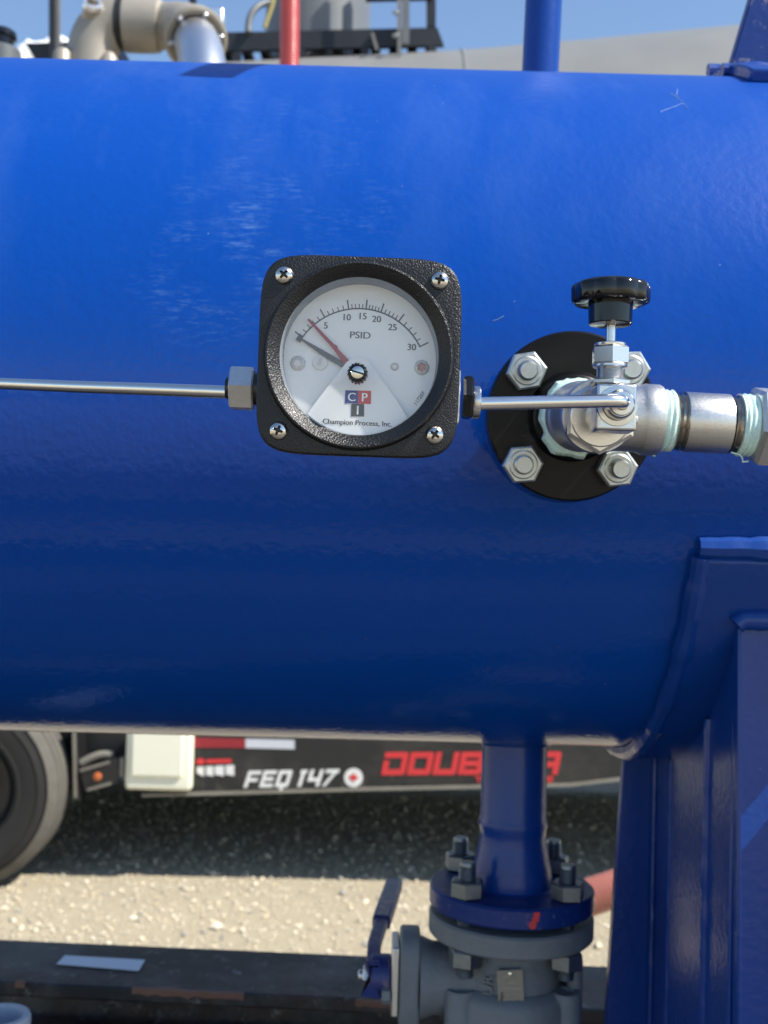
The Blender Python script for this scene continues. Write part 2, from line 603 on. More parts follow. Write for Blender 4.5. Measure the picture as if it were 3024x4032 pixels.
def blob(mb, c, r, seed, sub=3):
    bm = bmesh.new()
    bmesh.ops.create_icosphere(bm, subdivisions=sub, radius=1.0)
    vs = []
    for v in bm.verts:
        d = v.co.normalized()
        k = 1 + 0.30 * noise.noise(d * 2.2 + Vector((seed, 0, 0))) + 0.14 * noise.noise(d * 6 + Vector((0, seed, 0)))
        vs.append(Vector(c) + Vector((d.x * r[0], d.y * r[1], d.z * r[2])) * k)
    fs = [[v.index for v in f.verts] for f in bm.faces]
    mb.add(vs, fs)
    bm.free()


for i, (dx, dz, rx, rz) in enumerate(((-22, -14, 16, 10), (-8, -10, 15, 12), (4, -8, 14, 14), (16, -14, 18, 12), (-14, -24, 30, 14), (10, -24, 30, 14), (34, -24, 26, 10))):
    blob(cb, cc + Vector((dx, i * 3.0 - 8, dz)), (rx, rx, rz), i * 1.7, 4)
obj('cloud', cb, 'cloud_white', kind='structure', smooth=180)

# ================================================================== TANK TRAILER (far side of the yard)
tt = thing('tank_trailer', 'grey tank trailer with black frame, catwalk and red lettering behind the blue vessel', 'trailer', (0, 6.1, 0))
TY = 6.25
tk = MB()
prof = []
for X, topz in ((-4.6, 4.3), (-3.5, 4.62), (-0.95, 4.765), (0.37, 4.86), (1.2, 4.95), (2.2, 5.07), (3.4, 5.18), (5.4, 5.3), (5.9, 5.0)):
    prof.append((X, topz))
loops = []
for X, topz in prof:
    r = 1.15 + 0.055 * (X + 1)
    cz = topz - r
    if X in (-4.6, 5.9):
        r *= 0.6
        cz = topz - 1.1
    loops.append([(X, TY + r * math.cos(a), cz + r * math.sin(a)) for a in [2 * math.pi * i / 96 for i in range(96)]])
# the silhouette of the tank is what the camera sees: scale so that its tangent stands at the right height
dz = 0
tk.loops(loops, True, True, True)
tank = obj('tank', tk, 'tank_grey', tt, smooth=40)
for X in (0.40, -2.2, 3.0):
    i = [k for k in range(len(prof) - 1) if prof[k][0] <= X <= prof[k + 1][0]][0]
    f = (X - prof[i][0]) / (prof[i + 1][0] - prof[i][0])
    tz = prof[i][1] * (1 - f) + prof[i + 1][1] * f
    r = 1.15 + 0.055 * (X + 1) + 0.006
    m = MB()
    rr = [(r - 0.02, -0.014), (r, -0.008), (r, 0.008), (r - 0.02, 0.014)]
    m.lathe(rr, 'x', 96, Matrix.Translation((X, TY, tz - r + 0.006)))
    obj('weld_seam', m, 'tank_grey', tank, smooth=40)
TANK_R = lambda X: 1.15 + 0.055 * (X + 1)


def tank_top(X):
    for k in range(len(prof) - 1):
        if prof[k][0] <= X <= prof[k + 1][0]:
            f = (X - prof[k][0]) / (prof[k + 1][0] - prof[k][0])
            return prof[k][1] * (1 - f) + prof[k + 1][1] * f


# bearers between tank and frame
for X in (-3.2, -1.2, 1.0, 3.2):
    m = MB()
    m.box((X - 0.05, 5.35, 1.2), (X + 0.05, 7.15, tank_top(X) - 2 * TANK_R(X) + 0.25))
    obj('tank_bearer', m, 'trailer_black', tt, bevel=0.006)
# manhole dome
dm = MB()
d0 = at(1250, 100, TY - 0.1)
dm.lathe([(0.335, 4.55), (0.335, 5.75), (0.36, 5.76), (0.36, 5.82), (0.2, 5.9), (0.001, 5.92)], 'z', 64, Matrix.Translation((d0.x, TY - 0.05, 0)))
obj('manhole_dome', dm, 'dome_grey', tt)
# catwalk on the tank top
CY0, CY1 = TY - 0.52, TY + 0.42
p0, p1 = at(850, 128, CY0), at(1722, 108, CY0)
q0, q1 = at(850, 200, CY0), at(1735, 178, CY0)
cw = MB()
cw.prism([p0, p1, q1 + Vector((0.02, 0, 0)), q0], (0, 0.035, 0))
catw = obj('catwalk', cw, 'catwalk_black', tt)
m = MB()
m.prism([p0 + Vector((0, .9, 0)), p1 + Vector((0, .9, 0)), q1 + Vector((0, .9, 0)), q0 + Vector((0, .9, 0))], (0, 0.035, 0))
obj('far_kickboard', m, 'catwalk_black', catw)
for k in range(12):
    f = (k + 0.5) / 12
    a, b = q0.lerp(q1, f), q0.lerp(q1, f)
    m = MB()
    m.box((a.x - 0.03, CY0 + 0.04, a.z + 0.035), (a.x + 0.03, CY0 + 0.89, a.z + 0.07))
    obj('grating_bar', m, 'catwalk_black', catw)
for px in (930, 1180, 1430, 1690):
    f = (px - 850) / 872
    a = q0.lerp(q1, f)
    m = MB()
    m.box((a.x - 0.025, CY0 + 0.0, a.z - 0.16), (a.x + 0.025, CY0 + 0.05, a.z - 0.004))
    obj('stand_off', m, 'catwalk_black', catw)
m = MB()
a = at(1480, 150, CY0 - 0.03)
m.prism([at(1460, 128, CY0 - .03), at(1472, 128, CY0 - .03), at(1492, 195, CY0 - .03), at(1478, 195, CY0 - .03)], (0, 0.025, 0))
obj('brace', m, 'post_grey', catw)


def post(x0, x1, ytop, ybot, Y, mat, parent, dep=0.05, name='post'):
    a, b, c, d = at(x0, ytop, Y), at(x1, ytop, Y), at(x1, ybot, Y), at(x0, ybot, Y)
    m = MB()
    m.prism([a, b, c, d], (0, dep, 0))
    return obj(name, m, mat, parent)


ph = post(1565, 1580, -420, 226, CY0 - 0.16, 'post_grey', tt, 0.02, 'rail_post')
for y in (50, 140):
    m = MB()
    m.tube([at(1552, y, CY0 - .20), at(1566, y, CY0 - .165)], 0.013, 10)
    obj('bolt', m, 'bolt_dark', ph)
post(1583, 1612, -420, 170, CY0 - 0.06, 'dome_grey', tt, 0.04, 'rail_post')
post(1680, 1716, -420, 104, CY0 + 0.0, 'catwalk_black', tt, 0.05, 'rail_post')
post(192, 214, -420, 235, CY0 - 0.05, 'catwalk_black', tt, 0.03, 'rail_post')
post(214, 234, -420, 190, CY0 - 0.02, 'post_grey', tt, 0.03, 'rail_post')
post(744, 770, -420, 140, CY0 + 0.6, 'catwalk_black', tt, 0.05, 'rail_post')
m = MB()
m.tube([at(1440, -6, CY0), at(1700, -12, CY0)], 0.022, 12)
obj('hand_rail', m, 'catwalk_black', tt)
m = MB()
m.prism([at(96, 168, CY0), at(470, 158, CY0), at(470, 255, CY0), at(150, 255, CY0)], (0, 0.5, 0))
obj('catwalk', m, 'catwalk_black', tt, bevel=0.005)
m = MB()
m.tube(bez(at(978, 128, CY0 - .02), at(975, 60, CY0), at(1000, 20, CY0), at(1060, 8, CY0 + .1), 16), 0.020, 12)
obj('bent_pipe', m, 'pipe_grey', tt)
m = MB()
pth = bez(at(1080, -30, CY0 + .02), at(1075, 30, CY0 + .02), at(1055, 60, CY0 + .02), at(1042, 110, CY0 + .02), 16)
m.tube(pth, 0.013, 8)
obj('strap', m, 'strap_yellow', tt)

# frame rail with lettering
RY = 4.86
m = MB()
top = [at(560, 2820, RY), at(2900, 2870, RY)]
bot = [at(2900, 3010, RY), at(2450, 3060, RY), at(2245, 3084, RY), at(1450, 3100, RY), at(860, 3117, RY), at(560, 3124, RY)]
m.prism([top[0], top[1]] + bot, (0, 0.09, 0))
rail = obj('frame_rail', m, 'rail_black', tt, bevel=0.004)
m = MB()
lip = [p + Vector((0, -0.02, 0)) for p in bot]
for a, b in zip(lip[:-1], lip[1:]):
    m.prism([a, b, b - Vector((0, 0, 0.014)), a - Vector((0, 0, 0.014))], (0, 0.11, 0))
obj('rail_lip', m, 'lip_grey', rail, smooth=0)


def decal(name, pts, mat, parent, Y=RY, off=0.004):
    m = MB()
    m.prism([at(x, y, Y - off) for x, y in pts], (0, 0.002, 0))
    return obj(name, m, mat, parent, smooth=0)


decal('red_tape', [(757, 2905), (966, 2909), (966, 2945), (757, 2943)], 'tape_red', rail)
decal('white_tape', [(967, 2909), (1160, 2914), (1160, 2950), (967, 2945)], 'tape_white', rail)


def stroke_word(word, x0, x1, ytop, ybot, shear, mat, Y, off, wd=0.26, tilt=0.0, gap=0.12, skip=()):
    """squared slanted letters built from bars; every letter its own object"""
    G = {'D': [(0, 0, 1, 't'), (0, 1, 1, 'b'), (1, 0, 1, 'v'), (0, .30, 1, 'v')], }
    bars = {
        'D': [('h', 0, 0, 1), ('h', 1, 0, 1), ('v', 1, 0, 1), ('v', 0, .36, 1)],
        'O': [('h', 0, 0, 1), ('h', 1, 0, 1), ('v', 1, 0, 1), ('v', 0, 0, 1)],
        'U': [('h', 1, 0, 1), ('v', 1, 0, 1), ('v', 0, 0, 1)],
        'B': [('h', 0, 0, 1), ('h', 1, 0, 1), ('h', .5, 0, 1), ('v', 1, 0, 1), ('v', 0, 0, 1)],
        'L': [('h', 1, 0, 1), ('v', 0, 0, 1)],
        'E': [('h', 0, 0, 1), ('h', 1, 0, 1), ('h', .5, 0, .9), ('v', 0, 0, 1)],
        'F': [('h', 0, 0, 1), ('h', .55, 0, .9), ('v', 0, 0, 1)],
        'A': [('h', 0, 0, 1), ('h', .58, 0, 1), ('v', 1, 0, 1), ('v', 0, 0, 1)],
        'Q': [('h', 0, 0, 1), ('h', 1, 0, 1), ('v', 1, 0, 1), ('v', 0, 0, 1), ('v', .55, .75, 1.2)],
        '1': [('v', .75, 0, 1), ('h', 0, .45, .95)],
        '4': [('v', 0, 0, .62), ('h', .62, 0, 1), ('v', 1, 0, 1)],
        '7': [('h', 0, 0, 1), ('d', 1, 0, 1)],
        'T': [('h', 0, 0, 1), ('v', .5, 0, 1)],
    }
    n = len(word)
    H = ybot - ytop
    cw = (x1 - x0) / n
    for i, ch in enumerate(word):
        if ch in ' ' or i in skip:
            continue
        lw_ = cw * (1 - gap)
        w = wd * H
        X0 = x0 + i * cw
        m = MB()
        for j, b in enumerate(bars[ch]):
            o = off + 0.0004 * j
            if b[0] == 'h':
                ya = b[1] * (H - w)
                q = [(b[2] * lw_, ya), (b[3] * lw_, ya), (b[3] * lw_, ya + w), (b[2] * lw_, ya + w)]
                if b[1] in (0, 1) and b[3] == 1 and ch in 'DOBQUA':
                    c = w * 0.35
                    if b[1] == 0:
                        q = [(b[2] * lw_, ya), (lw_ - c, ya), (lw_, ya + c), (lw_, ya + w), (b[2] * lw_, ya + w)]
                    else:
                        q = [(b[2] * lw_, ya), (lw_, ya), (lw_, ya + w - c), (lw_ - c, ya + w), (b[2] * lw_, ya + w)]
            elif b[0] == 'v':
                xa = b[1] * (lw_ - w)
                cy0 = w * 0.35 if (b[2] == 0 and ch in 'DOBQA' and b[1] == 1) else 0
                cy1 = w * 0.35 if (b[3] == 1 and ch in 'DOBQU') else 0
                q = [(xa, b[2] * H + cy0), (xa + w, b[2] * H + cy0), (xa + w, b[3] * H - cy1), (xa, b[3] * H - cy1)]
            else:
                q = [(lw_ - w, 0), (lw_, 0), (w * 1.1, H), (0.1 * w, H)]
            pts = []
            for (qx, qy) in q:
                px = X0 + qx + shear * (H - qy)
                py = ytop + qy + tilt * (px - x0)
                pts.append(at(px, py, Y - o))
            m.prism(pts, (0, 0.001, 0))
        obj('letter', m, mat, rail, smooth=0)


stroke_word('DOUBLEA', 1500, 2202, 2962, 3052, 0.20, 'decal_red', RY, 0.004, 0.25, -0.004, 0.07)
stroke_word('FEQ147', 958, 1326, 3036, 3102, 0.32, 'decal_white', RY, 0.004, 0.22, -0.02, 0.15)
stroke_word('T', 1868, 1902, 3058, 3082, 0.15, 'decal_red', RY, 0.004, 0.28)
stroke_word('E', 2148, 2182, 3056, 3080, 0.15, 'decal_red', RY, 0.004, 0.26)
c0 = at(1392, 3062, RY - 0.004)
m = MB()
m.lathe([(0.048, 0), (0.048, 0.002)], 'y', 32, Matrix.Translation(c0), True, True)
obj('badge', m, 'decal_white', rail, smooth=0)
leaf = [(0, 1), (.18, .62), (.38, .72), (.32, .2), (.6, .45), (.66, .3), (.95, .3), (.8, .02), (.9, -.08), (.35, -.42), (.38, -.55), (.06, -.5), (.05, -.95)]
leaf = leaf + [(-x, z) for x, z in reversed(leaf[:]) if x > 0]
m = MB()
m.prism([c0 + Vector((x * 0.026, -0.0025, z * 0.026)) for x, z in leaf], (0, 0.0015, 0))
obj('maple_leaf', m, 'decal_red', rail, smooth=0)
decal('red_disc', [(775, 2990), (795, 2985), (806, 2995), (804, 3008), (785, 3012), (773, 3003)], 'decal_red', rail)
decal('red_print', [(812, 2990), (910, 2988), (912, 3004), (812, 3006)], 'decal_red', rail)
for k, (a, b) in enumerate(((775, 803), (811, 840), (846, 882), (889, 922))):
    decal('white_print', [(a, 3020 - k * 2), (b, 3019 - k * 2), (b, 3058 - k), (a, 3052 - k + (0 if k else -8))], 'decal_white', rail)
m = MB()
m.lathe([(0.016, 0), (0.012, -0.012), (0.002, -0.016)], 'y', 16, Matrix.Translation(at(752, 3004, RY - 0.002)), False, True)
obj('marker_light', m, 'amber', rail)
# cream box
BX = at(500, 2870, RY - 0.10)
b0, b1 = at(497, 2840, RY - 0.07), at(752, 3118, RY - 0.07)
m = MB()
m.box((b0.x, RY - 0.07, b1.z), (b1.x, RY - 0.001, b0.z + 0.05))
bx = obj('tool_box', m, 'box_cream', tt, bevel=0.02)
m = MB()
m.box((b0.x + 0.035, RY - 0.085, b1.z + 0.075), (b1.x - 0.045, RY - 0.071, b0.z - 0.02))
obj('lid', m, 'box_cream', bx, bevel=0.008)
# bracket with lamp left of the box
m = MB()
m.prism([at(285, 2850, RY - .05), at(300, 2850, RY - .05), at(318, 3150, RY - .05), at(292, 3150, RY - .05)], (0, 0.5, 0))
br = obj('hanger_bracket', m, 'trailer_black', tt, bevel=0.003)
m = MB()
m.prism([at(284, 2850, RY - .07), at(294, 2850, RY - .07), at(300, 3142, RY - .07), at(290, 3142, RY - .07)], (0, 0.015, 0))
obj('bracket_edge', m, 'lip_grey', br)
m = MB()
m.prism([at(310, 3030, RY - .06), at(460, 2985, RY - .06), at(466, 3078, RY - .06), at(335, 3118, RY - .06)], (0, 0.06, 0))
lb = obj('lamp_bracket', m, 'trailer_black', tt, bevel=0.003)
m = MB()
m.prism([at(314, 3030, RY - .07), at(430, 2996, RY - .07), at(430, 3006, RY - .07), at(316, 3040, RY - .07)], (0, 0.08, 0))
m2 = MB()
m2.prism([at(342, 3106, RY - .07), at(436, 3080, RY - .07), at(436, 3090, RY - .07), at(344, 3116, RY - .07)], (0, 0.08, 0))
obj('bracket_lip', m, 'lip_grey', lb)
obj('bracket_lip', m2, 'lip_grey', lb)
m = MB()
m.tube(bez(at(320, 3005, RY - .02), at(370, 2975, RY - .02), at(400, 2965, RY - .02), at(445, 2972, RY - .02), 10), 0.02, 10)
obj('air_hose', m, 'lip_grey', lb)
m = MB()
m.box((at(470, 2990, RY - .05).x, RY - .05, at(470, 3060, RY - .05).z), (at(488, 2990, RY - .05).x, RY + .02, at(470, 2985, RY - .05).z))
obj('hinge', m, 'lip_grey', lb, bevel=0.003)
m = MB()
m.lathe([(0.022, 0), (0.020, -0.012), (0.004, -0.018)], 'y', 20, Matrix.Translation(at(384, 3058, RY - .061)), False, True)
obj('marker_light', m, 'amber', lb)
# bed box made deep and far panel added to darken ground below; axle
m = MB()
m.box((-4.4, RY + 0.12, 0.60), (5.6, RY + 2.38, 1.25))
obj('shade_deck', m, 'trailer_black', tt)
m = MB()
m.box((-4.4, RY + 2.4, 0.10), (5.6, RY + 2.49, 0.855))
obj('far_shade_panel', m, 'trailer_black', tt)  # added closure that keeps light from entering at the far side
# wheel
wc = at(-170, 3134, 4.63)
wc.z = 0.498
for (wx, wy) in ((wc.x, 4.63), (wc.x, 6.85), (wc.x - 1.25, 4.63)):
    m = MB()
    Rt, Wd = 0.50, 0.27
    pr = [(0.27, 0.03), (0.29, 0.0), (0.30, -0.001), (0.303, -0.006), (0.309, -0.006), (0.312, -0.004), (0.36, -0.012), (0.40, -0.0105), (0.403, -0.0145), (0.409, -0.0145), (0.412, -0.009), (0.43, -0.006), (0.475, 0.018), (0.49, 0.035)]
    m.lathe(pr + [(r, Wd - h) for r, h in reversed(pr)], 'y', 72, Matrix.Translation((wx, wy, wc.z)))
    ty = obj('wheel_tyre', m, 'tyre_rubber', tt)
    if wy > 5:
        continue
    for k, (h0, h1) in enumerate(((0.035, 0.085), (0.10, 0.17), (0.185, 0.235))):
        m = MB()
        m.lathe([(0.488, h0), (0.5, h0 + .004), (0.5, h1 - .004), (0.488, h1)], 'y', 72, Matrix.Translation((wx, wy, wc.z)))
        obj('tread_rib', m, 'tyre_dusty', ty)
    m = MB()
    m.lathe([(0.452, -0.0055), (0.476, 0.0165), (0.4915, 0.0345)], 'y', 72, Matrix.Translation((wx, wy - .002, wc.z)))
    obj('dusty_shoulder', m, 'tyre_dusty', ty)
    m = MB()
    m.lathe([(0.275, 0.03), (0.262, 0.015), (0.25, 0.03), (0.23, 0.13), (0.12, 0.14), (0.11, 0.06), (0.001, 0.05)], 'y', 48, Matrix.Translation((wx, wy, wc.z)))
    obj('rim', m, 'trailer_black', ty)
m = MB()
m.tube([(wc.x, 4.8, 0.498), (wc.x, 6.95, 0.498)], 0.06, 16)
obj('axle', m, 'trailer_black', tt)
m = MB()
m.prism([(wc.x - .3, RY + .4, .5), (wc.x - .2, RY + .4, .9), (wc.x + .62, RY + .4, .9), (wc.x + .5, RY + .4, .62)], (0, .5, 0))
obj('suspension_beam', m, 'trailer_black', tt, bevel=0.01)

# ================================================================== LOADING ELBOW, HOSES, CAP
EY = 2.0
lo = thing('swivel_elbow', 'beige cast swivel pipe elbow with bright aluminium pipe rising behind the vessel', 'pipe elbow', at(365, 700, EY))
m = MB()
r1 = 0.066
path = [at(360, 900, EY), at(360, 320, EY)] + bez(at(362, 250, EY), at(364, 150, EY), at(400, 95, EY), at(480, 92, EY), 14)
m.tube(path, [r1 * 1.02] * 2 + [r1 * (1.02 + 0.02 * k / 14) for k in range(15)], 40)
el = obj('lower_elbow', m, 'cast_beige', lo)
m = MB()
m.tube([at(355, 110, EY - .02), at(364, 20, EY - .075)], [0.026, 0.0235], 24, cap=False)
m.tube([at(363, 28, EY - .07), at(364, 12, EY - .08)], [0.0235, 0.0245], 24, cap=False)
m.tube([at(364, 12, EY - .08), at(363, 30, EY - .069)], [0.0155, 0.015], 24, cap=False)
a, b = m.v[-48 - 24:-48], 0
obj('stub_pipe', m, 'cast_beige', el)
m = MB()
cdir = (at(364, 12, EY - .08) - at(355, 110, EY - .02)).normalized()
cm = cdir.to_track_quat('Z', 'Y').to_matrix().to_4x4()
cm.translation = at(364, 12, EY - .08)
m.lathe([(0.0248, -0.010), (0.0252, 0.002), (0.0235, 0.004), (0.0165, 0.004), (0.0155, 0.0), (0.0155, -0.03), (0.001, -0.03)], 'z', 28, cm)
obj('stub_rim', m, 'bright_aluminium', el)
for px, py, rr in ((246, 190, .020), (430, 215, .020), (226, 214, .010), (428, 198, .011)):
    m = MB()
    c = at(px, py + 20, EY - .05)
    m.lathe([(rr * 1.4, -0.06), (rr * 1.2, 0.0), (rr * .7, rr * .8), (0.001, rr)], 'z', 16, Matrix.Translation(c))
    obj('lug', m, 'cast_beige', el)
m = MB()
m.lathe([(0.13, 0), (0.13, 0.02)], 'z', 40, Matrix.Translation(at(362, 380, EY)), True, True)
obj('base_flange', m, 'cast_beige', el)
# collar + coupling + second elbow, axis along image x
ca0, ca1 = at(468, 92, EY), at(492, 94, EY)
m = MB()
m.tube([ca0, ca1], 0.070, 40)
obj('swivel_gap', m, 'print_black', lo)
m = MB()
pp = [at(492, 98, EY), at(497, 98, EY), at(560, 100, EY), at(600, 101, EY), at(630, 102, EY), at(636, 103, EY)]
m.tube(pp, [0.066, 0.0715, 0.0715, 0.071, 0.069, 0.060], 44)
obj('coupling_sleeve', m, 'cast_beige', lo)
m = MB()
pe = bez(at(628, 104, EY), at(700, 104, EY), at(742, 95, EY - .03), at(768, 150, EY - .13), 16)
m.tube(pe, [0.060 + 0.006 * k / 16 for k in range(17)], 40)
ue = obj('upper_elbow', m, 'cast_beige', lo)
fd = (pe[-1] - pe[-3]).normalized()
fm = fd.to_track_quat('Z', 'Y').to_matrix().to_4x4()
fm.translation = pe[-1]
m = MB()
m.lathe([(0.066, -0.02), (0.080, -0.015), (0.082, 0.0), (0.082, 0.018), (0.074, 0.022), (0.070, 0.012), (0.062, 0.012)], 'z', 44, fm)
obj('clamp_ring', m, 'cast_beige', ue)
for k in range(6):
    a = k * math.pi / 3 + 0.3
    m = MB()
    m.lathe([(0.008, 0.005), (0.008, 0.02), (0.005, 0.024)], 'z', 10, fm @ Matrix.Translation((0.066 * math.cos(a), 0.066 * math.sin(a), 0)), False, True)
    obj('ring_bolt', m, 'bright_aluminium', ue)
m = MB()
pa = [pe[-1], at(790, 210, EY - .22), at(806, 330, EY - .36), at(830, 700, EY - .45)]
m.tube(pa, 0.058, 40)
obj('aluminium_pipe', m, 'bright_aluminium', lo)
m = MB()
c = at(840, 70, EY)
m.box((c.x - .03, EY - .02, c.z - .04), (c.x + .03, EY + .03, c.z + .02))
obj('lock_lever', m, 'bright_aluminium', lo, bevel=0.005)


def hose(mb, path, r, pitch, amp, seg=24):
    # resample finely and give it ridges
    P = [Vector(p) for p in path]
    out, rs = [], []
    acc = 0.0
    step = pitch / 4
    for a, b in zip(P[:-1], P[1:]):
        L = (b - a).length
        n = max(1, int(L / step))
        for i in range(n):
            out.append(a.lerp(b, i / n))
            rs.append(r * (1 + amp * math.sin(2 * math.pi * (acc + L * i / n) / pitch)))
        acc += L
    mb.tube(out, rs, seg)


HY = 3.9
hs = MB()
ht, hb = at(1142, -60, HY), at(1139, 300, HY)
path = bez(hb + Vector((0.05, 0.9, -0.75)), hb + Vector((0.0, 0.3, -0.75)), hb + Vector((0, 0.0, -0.6)), hb, 20) + [hb.lerp(ht, k / 8) for k in range(1, 9)] + bez(ht, ht + Vector((0.01, 0, 1.3)), (d0.x - 0.1, TY - 0.7, 6.6), (d0.x, TY - 0.05, 5.9), 24)[1:]
hose(hs, path, 0.0425, 0.014, 0.035)
tag(obj('suction_hose', hs, 'hose_red', smooth=60), 'red ribbed hose standing upright in front of the grey tank dome', 'hose')
hs = MB()
PY = 2.2
hp = bez(at(1950, 4300, PY - .1), at(2010, 3700, PY), at(2200, 3570, PY), at(2360, 3520, PY), 20) + bez(at(2360, 3520, PY), at(2500, 3474, PY), at(2700, 3400, PY), at(3300, 3300, PY), 12)[1:]
hose(hs, hp, 0.052, 0.013, 0.012)
tag(obj('suction_hose', hs, 'hose_pink', smooth=60), 'pinkish red ribbed hose sloping behind the drain flange above the gravel', 'hose')

kp = thing('round_cap', 'black round cap on a grey flange at the left behind the vessel', 'cap', at(5, 700, 1.9))
c = at(5, 235, 1.9)
m = MB()
m.lathe([(0.03, -0.5), (0.03, -0.03), (0.050, -0.03), (0.050, 0.022), (0.046, 0.027), (0.03, 0.027)], 'z', 40, Matrix.Translation(c))
obj('flange', m, 'pipe_grey', kp)
m = MB()
m.lathe([(0.030, 0.02), (0.031, 0.055), (0.038, 0.058), (0.036, 0.072), (0.025, 0.080), (0.001, 0.082)], 'z', 36, Matrix.Translation(c))
obj('cap', m, 'black_gloss', kp)

# unseen bed under the skid, added dark and forward to darken vessel reflections
m = MB()
m.box((-2.6, -2.40, 0.78), (2.6, 0.44, 0.862))
dk = obj('shade_deck', m, 'beam_steel', kind='structure')
yy_ = -2.40
k_ = 0
while yy_ < 0.30:
    w_ = 0.19 + 0.04 * random.random()
    m = MB()
    m.box((-2.6, yy_ + .004, .863), (2.6, min(.44, yy_ + w_ - .004), .897 + .006 * random.random()))
    obj('plank', m, 'plank_' + 'ddbdabdcbacacbcacb'[min(k_, 17)], dk, bevel=0.003)
    yy_ += w_
    k_ += 1

# ================================================================== DECK BEAM under the drain
DB = thing('deck_beam', 'black rusty steel beam lying across the bottom of the view', 'beam', (0, 0.42, 1.1))
zt = CAM.z - 0.55


def onz(px, py, z):
    p = at(px, py, 1.0)
    d = p - CAM
    return CAM + d * ((z - CAM.z) / d.z)


bk0, bk1 = onz(0, 3697, zt), onz(1500, 3764, zt)
fr0, fr1 = onz(0, 3866, zt), onz(1560, 3950, zt)
bd = (bk1 - bk0).normalized()
A0, A1 = bk0 - bd * 1.0, bk0 + bd * 2.4
wv = Vector((-bd.y, bd.x, 0))
wid = abs((fr0 - bk0).dot(wv))
m = MB()
m.prism([A0, A1, A1 - wv * wid, A0 - wv * wid], (0, 0, -0.018))
bm_ = obj('top_flange', m, 'beam_steel', DB, bevel=0.003)
m = MB()
m.prism([A0 - wv * (wid * .45) + Vector((0, 0, -.0182)), A1 - wv * (wid * .45) + Vector((0, 0, -.0182)), A1 - wv * (wid * .55) + Vector((0, 0, -.0182)), A0 - wv * (wid * .55) + Vector((0, 0, -.0182))], (0, 0, -0.26))
obj('web', m, 'beam_steel', DB)
m = MB()
m.prism([A0 + Vector((0, 0, -.279)), A1 + Vector((0, 0, -.279)), A1 - wv * wid + Vector((0, 0, -.279)), A0 - wv * wid + Vector((0, 0, -.279))], (0, 0, -0.018))
obj('bottom_flange', m, 'beam_steel', DB, bevel=0.003)
m = MB()
m.prism([A0 + Vector((0, -wid * .9, -.06)), A1 + Vector((0, -wid * .9, -.06)), A1 + Vector((0, -wid * .9, -.075)), A0 + Vector((0, -wid * .9, -.075))], (0, 0.03, 0))
obj('rusty_strip', m, 'beam_steel', DB)
# worn bare edge of the flange, in pieces
m = MB()
e0 = A0 - wv * wid
for (pa_, pb_) in ((60, 100), (520, 960), (1400, 1640)):
    q0_, q1_ = onz(pa_, 3866 + pa_ * .0537, zt), onz(pb_, 3866 + pb_ * .0537, zt)
    n_ = 14
    up_, lo_ = [], []
    for i in range(n_ + 1):
        p = q0_.lerp(q1_, i / n_)
        jit = 0.004 + 0.009 * abs(noise.noise(Vector((i * .9, pa_, 0)))) * (1 if 0 < i < n_ else 0.2)
        up_.append(p + wv * jit + Vector((0, 0, .0012)))
        lo_.append(p - wv * .0012 + Vector((0, 0, .0012)))
    dn_ = [p - Vector((0, 0, .007 + .004 * noise.noise(Vector((k * .8, 3, pa_))))) for k, p in enumerate(lo_)]
    m.loops([up_, lo_, dn_], close=False)
obj('worn_edge', m, 'rust_edge', DB, smooth=0)
m = MB()
stk = [onz(x, y, zt + .0012) for x, y in ((255, 3763), (571, 3781), (546, 3824), (222, 3797))]
m.prism(stk, (0, 0, 0.0006))
obj('sticker', m, 'sticker_white', DB, smooth=0)

op = thing('open_pipe', 'pale open pipe end poking up at the lower left below the beam', 'pipe', at(-5, 4300, 0.12))
c = at(-5, 3996, 0.12)
m = MB()
m.lathe([(0.0315, -0.3), (0.0318, -0.003), (0.0305, 0.0), (0.0245, 0.0), (0.0235, -0.003), (0.0235, -0.25), (0.001, -0.25)], 'z', 48, Matrix.Translation(c))
obj('pipe_wall', m, 'pipe_pale', op)

# ================================================================== BLUE VESSEL
VR, VA = 0.30, 1.9
bv = thing('blue_vessel', 'big glossy blue horizontal pressure vessel with drain pipe and welded saddle', 'vessel', (0, 0, VA))
m = MB()
pr = []
XL, XR = -1.9, 1.25
for k in range(13):
    a = math.pi / 2 * k / 12
    pr.append((max(0.0005, VR * math.sin(a)), XL - 0.15 * math.cos(a)))
pr += [(VR, XL + (XR - XL) * k / 24) for k in range(1, 24)]
for k in range(13):
    a = math.pi / 2 * (1 - k / 12)
    pr.append((max(0.0005, VR * math.sin(a)), XR + 0.15 * math.cos(a)))
m.lathe(pr, 'x', 320, Matrix.Translation((0, 0, VA)))
shell = obj('shell', m, 'blue_shell', bv, smooth=60)
# scratches on the top right of the shell
for pts in (((2600, 440), (2640, 425), (2690, 405), (2712, 430)), ((2640, 365), (2665, 385), (2690, 402)), ((2668, 350), (2664, 375), (2672, 385)), ((1940, 1265), (1965, 1255), (1985, 1243))):
    P3 = [cyl_hit(x, y, VR + 0.0002) for x, y in pts]
    m = MB()
    m.tube(P3, 0.00013, 6)
    obj('scratch', m, 'scratch_pale', shell)
